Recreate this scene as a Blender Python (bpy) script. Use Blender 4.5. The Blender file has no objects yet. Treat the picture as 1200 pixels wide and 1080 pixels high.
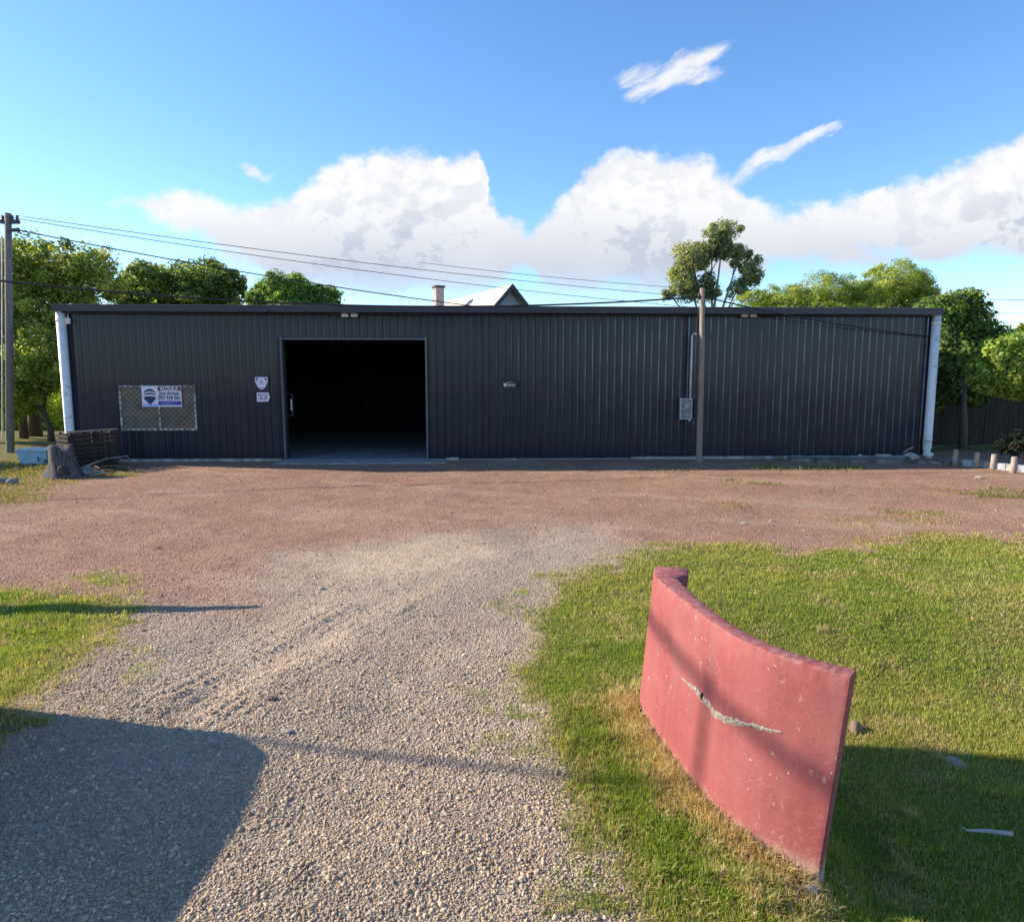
import bpy, bmesh, math, random
import numpy as np
from mathutils import Vector, Matrix

random.seed(7)
RNG = np.random.default_rng(11)
scene = bpy.context.scene
COL = scene.collection

# ------------------------------------------------------------------ camera
H = 2.14
PITCH = math.atan(98 / 800.0)
cam_d = bpy.data.cameras.new('camera')
cam_d.sensor_fit = 'HORIZONTAL'; cam_d.sensor_width = 36.0; cam_d.lens = 24.0
cam_d.clip_start = 0.05; cam_d.clip_end = 3000
cam = bpy.data.objects.new('camera', cam_d); COL.objects.link(cam)
cam.location = (0, 0, H); cam.rotation_euler = (math.radians(90) - PITCH, 0, 0)
scene.camera = cam

CP, SP = math.cos(PITCH), math.sin(PITCH)
def ray(px, py):                       # survey of the photograph: pixel -> direction
    u = (px - 600) / 800.0; v = (540 - py) / 800.0
    return Vector((u, CP + v * SP, -SP + v * CP))
def gp(px, py, z=0.0):                 # ... -> point at height z
    d = ray(px, py); t = (z - H) / d.z
    return Vector((d.x * t, d.y * t, z))
def at(px, py, Y):                     # ... -> point at distance Y
    d = ray(px, py); t = Y / d.y
    return Vector((d.x * t, Y, H + d.z * t))

# ------------------------------------------------------------------ light
SUN_EL, SUN_A = math.radians(25), math.radians(11)
to_sun = Vector((-math.cos(SUN_A) * math.cos(SUN_EL), math.sin(SUN_A) * math.cos(SUN_EL), math.sin(SUN_EL)))
sl = bpy.data.lights.new('sun', 'SUN'); sl.energy = 5.0; sl.angle = math.radians(0.53); sl.color = (1.0, 0.86, 0.68)
so = bpy.data.objects.new('sun', sl); COL.objects.link(so)
so.rotation_euler = to_sun.to_track_quat('Z', 'Y').to_euler()
scene.view_settings.view_transform = 'Standard'
scene.view_settings.look = 'None'
scene.view_settings.exposure = 1.0
scene.cycles.max_bounces = 5; scene.cycles.diffuse_bounces = 3; scene.cycles.glossy_bounces = 2; scene.cycles.transmission_bounces = 3; scene.cycles.transparent_max_bounces = 4
scene.view_settings.gamma = 1.0

# ------------------------------------------------------------------ node helpers
def N(nt, typ, **kw):
    n = nt.nodes.new(typ)
    for k, v in kw.items():
        if k.startswith('i_'):
            key = k[2:]
            n.inputs[int(key) if key.isdigit() else key].default_value = v
        else:
            setattr(n, k, v)
    return n
def M(nt, op, a, b=None, c=None, clamp=False):
    n = nt.nodes.new('ShaderNodeMath'); n.operation = op; n.use_clamp = clamp
    for i, x in enumerate((a, b, c)):
        if x is None: continue
        if isinstance(x, (int, float)): n.inputs[i].default_value = x
        else: nt.links.new(x, n.inputs[i])
    return n.outputs[0]
def mixc(nt, fac, a, b, blend='MIX'):
    n = nt.nodes.new('ShaderNodeMix'); n.data_type = 'RGBA'; n.blend_type = blend
    for i, x in ((0, fac), (6, a), (7, b)):
        if isinstance(x, (int, float)): n.inputs[i].default_value = x
        elif isinstance(x, (tuple, list)): n.inputs[i].default_value = (*x[:3], 1)
        else: nt.links.new(x, n.inputs[i])
    return n.outputs[2]
def ramp(nt, x, lo, hi, smooth=True):
    n = nt.nodes.new('ShaderNodeMapRange'); n.interpolation_type = 'SMOOTHSTEP' if smooth else 'LINEAR'
    nt.links.new(x, n.inputs[0]); n.inputs[1].default_value = lo; n.inputs[2].default_value = hi
    return n.outputs[0]
def noise(nt, vec, scale, detail=4, rough=0.55, dist=0.0):
    n = nt.nodes.new('ShaderNodeTexNoise'); n.inputs['Scale'].default_value = scale
    n.inputs['Detail'].default_value = detail; n.inputs['Roughness'].default_value = rough
    n.inputs['Distortion'].default_value = dist
    if vec is not None: nt.links.new(vec, n.inputs['Vector'])
    return n.outputs[0]

MATS = {}
def mat(name, col, rough=0.7, metal=0.0, var=0.25, scale=6.0, bump=0.0, bscale=40.0, dirt=None, dirtamt=0.0, dscale=3.0, spec=0.5, stretch=(1, 1, 1)):
    if name in MATS: return MATS[name]
    m = bpy.data.materials.new(name); m.use_nodes = True; nt = m.node_tree
    b = nt.nodes['Principled BSDF']
    tc = N(nt, 'ShaderNodeTexCoord')
    mp = N(nt, 'ShaderNodeMapping'); mp.inputs['Scale'].default_value = stretch
    nt.links.new(tc.outputs['Object'], mp.inputs[0]); v = mp.outputs[0]
    n1 = noise(nt, v, scale, 6, 0.6)
    dark = tuple(c * (1 - var) for c in col); lite = tuple(min(1, c * (1 + var)) for c in col)
    c = mixc(nt, ramp(nt, n1, 0.3, 0.7), dark, lite)
    if dirt:
        n2 = noise(nt, v, dscale, 8, 0.65, 0.4)
        f = ramp(nt, n2, 0.62 - dirtamt * 0.3, 0.72 - dirtamt * 0.2)
        c = mixc(nt, f, c, dirt)
    nt.links.new(c, b.inputs['Base Color'])
    b.inputs['Roughness'].default_value = rough; b.inputs['Metallic'].default_value = metal
    b.inputs['Specular IOR Level'].default_value = spec
    if bump:
        n3 = noise(nt, v, bscale, 5, 0.6)
        bp = N(nt, 'ShaderNodeBump'); bp.inputs['Strength'].default_value = bump; bp.inputs['Distance'].default_value = 0.02
        nt.links.new(n3, bp.inputs['Height']); nt.links.new(bp.outputs[0], b.inputs['Normal'])
    MATS[name] = m
    return m

def attr_mat(name, rough=0.7, transl=0.0, bump=0.0, bscale=200, spec=0.3):
    m = bpy.data.materials.new(name); m.use_nodes = True; nt = m.node_tree
    b = nt.nodes['Principled BSDF']; out = nt.nodes['Material Output']
    a = N(nt, 'ShaderNodeAttribute', attribute_name='Col')
    nt.links.new(a.outputs['Color'], b.inputs['Base Color'])
    b.inputs['Roughness'].default_value = rough; b.inputs['Specular IOR Level'].default_value = spec
    if transl:
        t = N(nt, 'ShaderNodeBsdfTranslucent')
        g = mixc(nt, 1.0, a.outputs['Color'], (1.25, 1.2, 0.5), 'MULTIPLY')
        nt.links.new(g, t.inputs[0])
        mx = N(nt, 'ShaderNodeMixShader'); mx.inputs[0].default_value = transl
        nt.links.new(b.outputs[0], mx.inputs[1]); nt.links.new(t.outputs[0], mx.inputs[2])
        nt.links.new(mx.outputs[0], out.inputs[0])
    if bump:
        tc = N(nt, 'ShaderNodeTexCoord')
        n3 = noise(nt, tc.outputs['Object'], bscale, 4, 0.6)
        bp = N(nt, 'ShaderNodeBump'); bp.inputs['Strength'].default_value = bump; bp.inputs['Distance'].default_value = 0.003
        nt.links.new(n3, bp.inputs['Height']); nt.links.new(bp.outputs[0], b.inputs['Normal'])
    return m

# ------------------------------------------------------------------ object helpers
def tag(o, label=None, cat=None, group=None, kind=None):
    if label: o['label'] = label
    if cat: o['category'] = cat
    if group: o['group'] = group
    if kind: o['kind'] = kind
    return o
def empty(name, loc, rz=0.0):
    o = bpy.data.objects.new(name, None); COL.objects.link(o); o.empty_display_size = 0.2
    o.location = loc; o.rotation_euler = (0, 0, rz); return o
def copy_tree(o, parent=None):
    c = o.copy(); COL.objects.link(c)
    if parent: c.parent = parent
    for ch in list(o.children): copy_tree(ch, c)
    return c

class MB:
    def __init__(s): s.bm = bmesh.new()
    def box(s, x0, x1, y0, y1, z0, z1, mtx=None):
        r = bmesh.ops.create_cube(s.bm, size=1.0)['verts']
        for v in r:
            v.co = Vector(((x0 + x1) / 2 + v.co.x * (x1 - x0), (y0 + y1) / 2 + v.co.y * (y1 - y0), (z0 + z1) / 2 + v.co.z * (z1 - z0)))
            if mtx: v.co = mtx @ v.co
        return s
    def tube(s, pts, rad, seg=8, cap=True):
        pts = [Vector(p) for p in pts]
        rr = rad if isinstance(rad, (list, tuple)) else [rad] * len(pts)
        rings = []
        for i, p in enumerate(pts):
            d = (pts[min(i + 1, len(pts) - 1)] - pts[max(i - 1, 0)]).normalized()
            up = Vector((0, 0, 1)) if abs(d.z) < 0.9 else Vector((1, 0, 0))
            a = d.cross(up).normalized(); b = d.cross(a).normalized()
            rings.append([s.bm.verts.new(p + (a * math.cos(2 * math.pi * k / seg) + b * math.sin(2 * math.pi * k / seg)) * rr[i]) for k in range(seg)])
        for r0, r1 in zip(rings, rings[1:]):
            for k in range(seg):
                s.bm.faces.new((r0[k], r0[(k + 1) % seg], r1[(k + 1) % seg], r1[k]))
        if cap:
            s.bm.faces.new(rings[0][::-1]); s.bm.faces.new(rings[-1])
        return s
    def prism(s, poly, y0, y1):            # poly in x,z extruded along y
        a = [s.bm.verts.new((x, y0, z)) for x, z in poly]; b = [s.bm.verts.new((x, y1, z)) for x, z in poly]
        n = len(poly)
        s.bm.faces.new(a[::-1]); s.bm.faces.new(b)
        for i in range(n): s.bm.faces.new((a[i], a[(i + 1) % n], b[(i + 1) % n], b[i]))
        return s
    def quad(s, *pts):
        s.bm.faces.new([s.bm.verts.new(p) for p in pts]); return s
    def rock(s, c, r, seed=0, sub=2, amp=0.25):
        rs = random.Random(seed)
        vs = bmesh.ops.create_icosphere(s.bm, subdivisions=sub, radius=1.0)['verts']
        ph = [rs.uniform(0, 6.28) for _ in range(6)]
        for v in vs:
            d = v.co.normalized()
            k = 1 + amp * (math.sin(3.1 * d.x + ph[0]) * math.sin(2.7 * d.y + ph[1]) + 0.6 * math.sin(5.3 * d.z + ph[2] + 2 * d.x) + 0.35 * math.sin(8 * d.x + ph[3]) * math.sin(9 * d.y + ph[4]))
            v.co = Vector((c[0] + d.x * r[0] * k, c[1] + d.y * r[1] * k, c[2] + d.z * r[2] * k))
        return s
    def build(s, name, m, parent=None, smooth=False, bevel=0.0):
        if bevel:
            bmesh.ops.bevel(s.bm, geom=list(s.bm.edges), offset=bevel, segments=2, affect='EDGES', clamp_overlap=True)
        bmesh.ops.recalc_face_normals(s.bm, faces=s.bm.faces)
        me = bpy.data.meshes.new(name); s.bm.to_mesh(me); s.bm.free()
        if m: me.materials.append(m)
        if smooth:
            me.polygons.foreach_set('use_smooth', [True] * len(me.polygons))
        o = bpy.data.objects.new(name, me); COL.objects.link(o)
        if parent: o.parent = parent
        return o

def np_mesh(name, verts, faces_flat, loop_start, loop_total, m, colors=None, parent=None, smooth=False):
    me = bpy.data.meshes.new(name)
    me.vertices.add(len(verts)); me.vertices.foreach_set('co', verts.astype(np.float32).ravel())
    me.loops.add(len(faces_flat)); me.loops.foreach_set('vertex_index', faces_flat.astype(np.int32))
    me.polygons.add(len(loop_start)); me.polygons.foreach_set('loop_start', loop_start.astype(np.int32))
    me.polygons.foreach_set('loop_total', loop_total.astype(np.int32))
    if smooth: me.polygons.foreach_set('use_smooth', np.ones(len(loop_start), dtype=bool))
    me.update(calc_edges=True)
    if colors is not None:
        a = me.color_attributes.new('Col', 'FLOAT_COLOR', 'POINT')
        c4 = np.ones((len(verts), 4), np.float32); c4[:, :3] = colors
        a.data.foreach_set('color', c4.ravel())
    if m: me.materials.append(m)
    o = bpy.data.objects.new(name, me); COL.objects.link(o)
    if parent: o.parent = parent
    return o

_bfont = None
def text_mesh(name, txt, size, m, parent, loc, bold=0.0, width=None, align='CENTER'):
    cu = bpy.data.curves.new('txt', 'FONT'); cu.body = txt; cu.size = size; cu.extrude = 0.0012; cu.offset = bold
    cu.align_x = align; cu.align_y = 'CENTER'
    t = bpy.data.objects.new('txt', cu); COL.objects.link(t)
    dg = bpy.context.evaluated_depsgraph_get()
    me = bpy.data.meshes.new_from_object(t.evaluated_get(dg))
    bpy.data.objects.remove(t); bpy.data.curves.remove(cu)
    me.name = name
    if width:
        xs = [v.co.x for v in me.vertices]; w = max(xs) - min(xs)
        for v in me.vertices: v.co.x *= width / w
    me.materials.clear(); me.materials.append(m)
    o = bpy.data.objects.new(name, me); COL.objects.link(o); o.parent = parent
    o.location = loc; o.rotation_euler = (math.radians(90), 0, 0)
    return o

# ------------------------------------------------------------------ numpy noise, zones and terrain height
_LAT = RNG.random((256, 256))
def vnoise(x, y):
    xi = np.floor(x).astype(int); yi = np.floor(y).astype(int); fx = x - xi; fy = y - yi
    fx = fx * fx * (3 - 2 * fx); fy = fy * fy * (3 - 2 * fy)
    g = lambda a, b: _LAT[a & 255, b & 255]
    return (g(xi, yi) * (1 - fx) + g(xi + 1, yi) * fx) * (1 - fy) + (g(xi, yi + 1) * (1 - fx) + g(xi + 1, yi + 1) * fx) * fy
def fbm(x, y, s, o=4):
    t = 0; a = 0.5; n = 0
    for i in range(o):
        t = t + a * vnoise(x * s + 17.3 * i, y * s + 5.7 * i); n += a; a *= 0.5; s *= 2.03
    return t / n
def sstep(x, a, b):
    t = np.clip((x - a) / (b - a), 0, 1); return t * t * (3 - 2 * t)
def poly_sd(x, y, poly):               # signed distance to a polygon, inside positive
    d = np.full(x.shape, 1e9); ins = np.zeros(x.shape, bool); n = len(poly)
    for i in range(n):
        ax, ay = poly[i]; bx, by = poly[(i + 1) % n]
        ex, ey = bx - ax, by - ay
        t = np.clip(((x - ax) * ex + (y - ay) * ey) / (ex * ex + ey * ey + 1e-12), 0, 1)
        d = np.minimum(d, np.hypot(x - ax - t * ex, y - ay - t * ey))
        c = ((ay > y) != (by > y)) & (x < (bx - ax) * (y - ay) / (by - ay + 1e-12) + ax)
        ins ^= c
    return np.where(ins, d, -d)
def gpoly(pix): return [tuple(gp(*q)[:2]) for q in pix]

LAWN_R = [(0.45, 1.2)] + gpoly([(742, 1075), (700, 985), (655, 925), (638, 865), (628, 800), (620, 750), (617, 712), (655, 688), (730, 665), (800, 645), (860, 638), (930, 649), (1000, 642), (1070, 631), (1150, 628), (1200, 630)]) + [(14, 8.6), (30, 9), (30, 1.2)]
LAWN_L = gpoly([(10, 845), (35, 822), (70, 798), (100, 770), (122, 740), (128, 718), (122, 702), (70, 692), (0, 690)]) + [(-9, 7.2), (-20, 7.2), (-20, 2), (-3.6, 3.6)]
FIELD_L = gpoly([(0, 592), (30, 590), (62, 578), (66, 562), (150, 556), (150, 541)]) + [(-11.4, 19), (-11.6, 40), (-40, 40), (-40, 12)]
STRIP_R = gpoly([(960, 577), (1040, 577), (1120, 583), (1200, 590)]) + [(18, 12.6), (18, 14.2)] + gpoly([(1200, 577), (1100, 574), (1030, 572)])
GRAY = [(-9, 1.0), (-9, 4.3)] + gpoly([(20, 835), (100, 772), (150, 722), (330, 716), (352, 660), (430, 640), (540, 625), (660, 618), (720, 640), (760, 660)]) + [(2, 5), (2, 1)]
SAND = gpoly([(345, 652), (430, 640), (530, 630), (590, 640), (560, 662), (490, 690), (425, 745), (340, 800), (240, 845), (195, 820), (300, 740), (375, 692)])

def zones(x, y):
    wob = (fbm(x, y, 1.1) - 0.5) * 0.9 * np.clip(y / 6, 0.3, 1.5) + (fbm(x + 9, y, 6) - 0.5) * 0.25
    dl = np.maximum(poly_sd(x, y, LAWN_R), poly_sd(x, y, LAWN_L))
    wl = wob * (0.55 + 0.6 * sstep(y, 6.0, 8.5)) + (fbm(x, y * 2, 4.5) - .5) * .5 * sstep(y, 6.0, 8.5)
    g1 = sstep(dl + wl + (fbm(x + 31, y, 9) - .5) * .22, -0.24 - .18 * sstep(y, 6, 8.5), 0.26 + .2 * sstep(y, 6, 8.5))
    f = np.maximum(poly_sd(x, y, FIELD_L), -99)
    g2 = sstep(f + wob, -0.3, 0.4) * (0.45 + 0.55 * sstep(fbm(x, y, 0.8), 0.35, 0.6))
    g3 = sstep(poly_sd(x, y, STRIP_R) + wob, -0.3, 0.6) * sstep(fbm(x + 40, y * 2, 0.9), 0.42, 0.6)
    far = np.maximum(sstep(y, 18.5, 21), sstep(np.abs(x), 13.5, 16) * sstep(y, 15, 17))
    fringe = sstep(-np.abs(dl + wob), -0.55, -0.1) * sstep(fbm(x + 70, y, 3), 0.55, 0.68) * 0.6
    spots = sstep(fbm(x + 5, y + 60, 0.7), 0.60, 0.70) * sstep(x, 2.5, 5.5) * sstep(y, 9, 11) * 0.5
    leftp = sstep(poly_sd(x, y, [(-14, 6.2), (-4.2, 6.3), (-3.4, 6.9), (-5.2, 7.8), (-14, 8.2)]) + wob, -.3, .4) * sstep(fbm(x, y, 1.4), 0.45, 0.62) * .6
    grass = np.clip(np.maximum.reduce([g1, g2, g3, far, fringe, spots, leftp]), 0, 1)
    gray = sstep(poly_sd(x, y, GRAY) + wob * 1.3, -0.9, 0.7)
    sand = sstep(poly_sd(x, y, SAND) + wob * 1.2, -0.35, 0.45) * (0.65 + 0.35 * sstep(fbm(x * 1.0, y * 0.4, 2.2), 0.4, 0.6))
    # tyre-brushed pale streaks
    sand = np.maximum(sand, 0.26 * sstep(fbm(x * .35, y * 1.6 + x * .5, 1.0), 0.58, 0.7) * (1 - grass))
    # dry straw where the wall stands and along the edge of the drive
    wallbase = [(0.8, 4.3), (0.86, 3.8), (0.95, 3.3), (1.05, 3.0), (1.2, 2.85), (1.33, 2.72)]
    dw = np.full(x.shape, 9.0)
    for (ax, ay), (bx, by) in zip(wallbase, wallbase[1:]):
        ex, ey = bx - ax, by - ay
        t = np.clip(((x - ax) * ex + (y - ay) * ey) / (ex * ex + ey * ey), 0, 1)
        dw = np.minimum(dw, np.hypot(x - ax - t * ex, y - ay - t * ey))
    left = (x < 1.02 + 0.35 * sstep(y, 3.3, 2.7))
    dry = np.maximum(sstep(dw + (fbm(x, y, 5) - .5) * .35, 0.34, 0.08) * left, 0.5 * sstep(np.abs(dl + wob * .5), 0.26, 0.02))
    dry = np.maximum(dry, 0.35 * sstep(fbm(x + 3, y + 8, 0.9), 0.5, 0.68))
    dry = np.maximum(dry, 0.55 * sstep(fbm(x + 13, y + 28, 3.5), 0.55, 0.7))
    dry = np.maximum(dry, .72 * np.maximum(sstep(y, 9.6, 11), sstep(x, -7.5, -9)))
    return grass, gray, sand, np.clip(dry, 0, 1)

def height(x, y):
    z = (fbm(x, y, 0.5, 3) - 0.5) * 0.09 * sstep(y, 16.6, 14.0)
    z = z + (fbm(x + 30, y, 2.6, 4) - 0.5) * 0.035 * sstep(y, 17.0, 15.0)
    drop = sstep(x, 1.02, 1.75) * sstep(y, 6.5, 4.6)
    z = z - 0.19 * drop
    # wheel ruts of the turn into the yard
    d = np.abs(poly_sd(x, y, [(-2.1, 4.2), (-1.55, 5.6), (-0.9, 7.0), (-0.88, 7.02), (-1.56, 5.65)]))
    e = (x + 2.1) * 0.80 - (y - 4.2) * 0.32; l_ = (x + 2.1) * .32 + (y - 4.2) * .9
    z = z - 0.018 * sstep(d, 0.22, 0.05) + 0.010 * np.sin(e * 58) * sstep(np.abs(e), .55, .2) * sstep(l_, -.4, .1) * sstep(l_, 2.9, 1.8) * sstep(fbm(x, y, 3), .38, .55)
    calm = sstep(np.hypot(x - 1.0, y - 3.3), 0.4, 1.2)
    return z * np.where(x < 1.05, 0.35 + 0.65 * calm, 1.0)

# ------------------------------------------------------------------ ground sheet
def axis(dense0, dense1, step, lo, hi):
    a = list(np.arange(dense0, dense1, step)); s = step; v = a[-1]
    while v < hi: s = min(s * 1.25, 60); v += s; a.append(v)
    s = step; v = a[0]; pre = []
    while v > lo: s = min(s * 1.25, 60); v -= s; pre.append(v)
    return np.array(pre[::-1] + a)
xs = axis(-7.5, 8.5, 0.05, -900, 900)
ys = np.concatenate([axis(1.2, 9.0, 0.045, -400, 9.0)[:-1], axis(9.0, 18.0, 0.08, 8.99, 1500)])
ys = np.unique(np.round(ys, 4)); ys = ys[np.concatenate([[True], np.diff(ys) > 0.01])]
GX, GY = np.meshgrid(xs, ys); gx, gy = GX.ravel(), GY.ravel()
gg, gr, sn, dr = zones(gx, gy)
gz = height(gx, gy)
nx, ny = len(xs), len(ys)
ii = (np.arange(ny - 1)[:, None] * nx + np.arange(nx - 1)[None, :]).ravel()
quads = np.stack([ii, ii + 1, ii + nx + 1, ii + nx], 1)
gm = bpy.data.materials.new('ground_soil'); gm.use_nodes = True
def ground_nodes(nt):
    b = nt.nodes['Principled BSDF']
    a = N(nt, 'ShaderNodeAttribute', attribute_name='Col')
    sep = N(nt, 'ShaderNodeSeparateColor'); nt.links.new(a.outputs['Color'], sep.inputs[0])
    grass, gray, sand = sep.outputs
    tc = N(nt, 'ShaderNodeTexCoord'); v = tc.outputs['Object']
    n_big = noise(nt, v, 0.9, 6, 0.6); n_mid = noise(nt, v, 7, 6, 0.6); n_fine = noise(nt, v, 60, 4, 0.7)
    vo = N(nt, 'ShaderNodeTexVoronoi'); vo.inputs['Scale'].default_value = 62; nt.links.new(v, vo.inputs['Vector'])
    vo2 = N(nt, 'ShaderNodeTexVoronoi'); vo2.inputs['Scale'].default_value = 27; nt.links.new(v, vo2.inputs['Vector'])
    sp = N(nt, 'ShaderNodeSeparateColor'); nt.links.new(vo.outputs['Color'], sp.inputs[0])
    sp2 = N(nt, 'ShaderNodeSeparateColor'); nt.links.new(vo2.outputs['Color'], sp2.inputs[0])
    red = mixc(nt, ramp(nt, n_big, 0.3, 0.7), (0.275, 0.150, 0.092), (0.360, 0.218, 0.142))
    red = mixc(nt, ramp(nt, n_mid, 0.45, 0.75), red, (0.265, 0.148, 0.098))
    red = mixc(nt, M(nt, 'MULTIPLY', ramp(nt, sp.outputs[0], 0.55, 0.95), 0.55), red, (0.40, 0.27, 0.215))
    red = mixc(nt, M(nt, 'MULTIPLY', ramp(nt, sp2.outputs[1], 0.8, 0.97), 0.5), red, (0.13, 0.07, 0.055))
    gry = mixc(nt, ramp(nt, n_big, 0.3, 0.7), (0.32, 0.25, 0.18), (0.42, 0.335, 0.24))
    gry = mixc(nt, ramp(nt, n_mid, 0.5, 0.8), gry, (0.28, 0.21, 0.16))
    gry = mixc(nt, M(nt, 'MULTIPLY', ramp(nt, sp.outputs[0], 0.4, 0.95), 0.7), gry, (0.45, 0.375, 0.315))
    gry = mixc(nt, M(nt, 'MULTIPLY', ramp(nt, sp.outputs[1], 0.65, 0.95), 0.6), gry, (0.16, 0.115, 0.098))
    tan = mixc(nt, ramp(nt, n_mid, 0.3, 0.7), (0.42, 0.31, 0.21), (0.52, 0.405, 0.29))
    soil = mixc(nt, ramp(nt, n_fine, 0.3, 0.7), (0.085, 0.075, 0.022), (0.19, 0.18, 0.05))
    soil = mixc(nt, ramp(nt, n_mid, 0.45, 0.7), soil, (0.14, 0.15, 0.03))
    c = mixc(nt, gray, red, gry)
    c = mixc(nt, M(nt, 'MULTIPLY', sand, ramp(nt, n_mid, 0.1, 0.45)), c, tan)
    edge = M(nt, 'ADD', grass, M(nt, 'MULTIPLY', M(nt, 'SUBTRACT', n_fine, 0.5), 0.8))
    c = mixc(nt, ramp(nt, edge, 0.3, 0.7), c, soil)
    nt.links.new(c, b.inputs['Base Color'])
    b.inputs['Roughness'].default_value = 0.92; b.inputs['Specular IOR Level'].default_value = 0.2
    h = M(nt, 'ADD', M(nt, 'MULTIPLY', vo.outputs['Distance'], -0.9), M(nt, 'MULTIPLY', n_fine, 0.6))
    h = M(nt, 'ADD', h, M(nt, 'MULTIPLY', vo2.outputs['Distance'], -0.7))
    h = M(nt, 'ADD', h, M(nt, 'MULTIPLY', n_mid, 1.8))
    bp = N(nt, 'ShaderNodeBump'); bp.inputs['Strength'].default_value = 0.75; bp.inputs['Distance'].default_value = 0.02
    nt.links.new(h, bp.inputs['Height']); nt.links.new(bp.outputs[0], b.inputs['Normal'])
ground_nodes(gm.node_tree)
g = np_mesh('ground', np.stack([gx, gy, gz], 1), quads.ravel(), np.arange(len(quads)) * 4, np.full(len(quads), 4), gm,
            np.stack([gg, gr, sn], 1), smooth=True)
tag(g, kind='structure')

# ------------------------------------------------------------------ gravel stones
def ico(sub):
    bm = bmesh.new(); bmesh.ops.create_icosphere(bm, subdivisions=sub, radius=1.0)
    v = np.array([x.co[:] for x in bm.verts]); f = np.array([[q.index for q in p.verts] for p in bm.faces]); bm.free()
    return v, f
ICO = ico(1)
OCT = (np.array([(1, 0, 0), (0, 1, 0), (-1, 0, 0), (0, -1, 0), (0, 0, 1), (0, 0, -1)], float),
       np.array([(0, 1, 4), (1, 2, 4), (2, 3, 4), (3, 0, 4), (1, 0, 5), (2, 1, 5), (3, 2, 5), (0, 3, 5)]))
def stones(name, P, R, C, base, m, label, cat):
    v, f = base; n = len(P)
    rot = RNG.random(n) * 6.283; ca, sa = np.cos(rot), np.sin(rot)
    V = np.repeat(v[None], n, 0) * (1 + (RNG.random((n, len(v), 1)) - 0.5) * 0.75)
    sc = np.stack([R * (0.8 + RNG.random(n) * 0.7), R * (0.6 + RNG.random(n) * 0.4), R * (0.45 + RNG.random(n) * 0.4)], 1)
    V = V * sc[:, None, :]
    til = (RNG.random(n) - 0.5) * 1.1
    y = V[..., 1] * np.cos(til)[:, None] - V[..., 2] * np.sin(til)[:, None]
    z = V[..., 1] * np.sin(til)[:, None] + V[..., 2] * np.cos(til)[:, None]
    x = V[..., 0]
    W = np.stack([x * ca[:, None] - y * sa[:, None], x * sa[:, None] + y * ca[:, None], z], -1) + P[:, None, :]
    F = (f[None] + (np.arange(n) * len(v))[:, None, None]).reshape(-1)
    nf = n * len(f)
    o = np_mesh(name, W.reshape(-1, 3), F, np.arange(nf) * 3, np.full(nf, 3), m, np.repeat(C, len(v), 0))
    return tag(o, label, cat, kind='stuff')
def sample_ground(n, y0, y1, half=0.86, xlo=-9, xhi=11):
    y = y0 * (y1 / y0) ** RNG.random(n)          # density falls with the square of the distance
    x = (RNG.random(n) * 2 - 1) * (half * y + 0.5)
    k = (x > xlo) & (x < xhi); return x[k], y[k]
stone_m = attr_mat('gravel_stone', 0.85, bump=0.35, bscale=260, spec=0.25)
def stone_colors(n, pal, jit=0.18):
    pal = np.array(pal); c = pal[RNG.integers(0, len(pal), n)]
    return c * (1 + (RNG.random((n, 1)) - 0.5) * 2 * jit)
GP = [(0.44, 0.36, 0.265), (0.385, 0.305, 0.225), (0.52, 0.44, 0.335), (0.34, 0.255, 0.19), (0.42, 0.315, 0.23), (0.28, 0.23, 0.185), (0.47, 0.39, 0.285)]
RP = [(0.37, 0.205, 0.135), (0.31, 0.165, 0.11), (0.43, 0.255, 0.175), (0.26, 0.14, 0.096), (0.46, 0.315, 0.225)]
x, y = sample_ground(640000, 1.9, 17.2)
zg, zgr, zs, zd = zones(x, y)
keep = (RNG.random(len(x)) > zg * 1.6) & (RNG.random(len(x)) > zs * 0.8) & ~((y > 17.1) & (x > -11))
thin = np.where(zgr > RNG.random(len(x)), 1.0, 0.38)
keep &= RNG.random(len(x)) < thin * (0.62 + 0.38 * sstep(fbm(x, y, 1.7), 0.35, 0.6))
x, y, zgr = x[keep], y[keep], zgr[keep]
isg = zgr * (1 - .35 * sstep(y, 3.5, 6.5)) > RNG.random(len(x))
r = np.exp(RNG.normal(0, 0.42, len(x))) * np.where(isg, 0.0041, 0.0042)
r = np.clip(np.maximum(r, y * 0.0006), 0.0024, 0.016)
big_ = RNG.random(len(x)) < .006; r = np.where(big_, np.minimum(r * (1.6 + 1.8 * RNG.random(len(x))), .011 + y * .001), r)
bigv = .80 + .42 * fbm(x + 21, y * .8, .9)
C = np.where(isg[:, None], stone_colors(len(x), GP) * [1.05, 1.0, .90], stone_colors(len(x), RP)) * bigv[:, None]
P = np.stack([x, y, height(x, y) + r * 0.15], 1)
near = y < 5.2
stones('gravel', P[near & isg], r[near & isg], C[near & isg], ICO, stone_m, 'loose grey and pinkish gravel on the near drive', 'gravel')
fa = ~near | ~isg
stones('gravel', P[fa], r[fa], C[fa], OCT, stone_m, 'finer reddish gravel spread over the yard before the shed', 'gravel')

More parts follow.
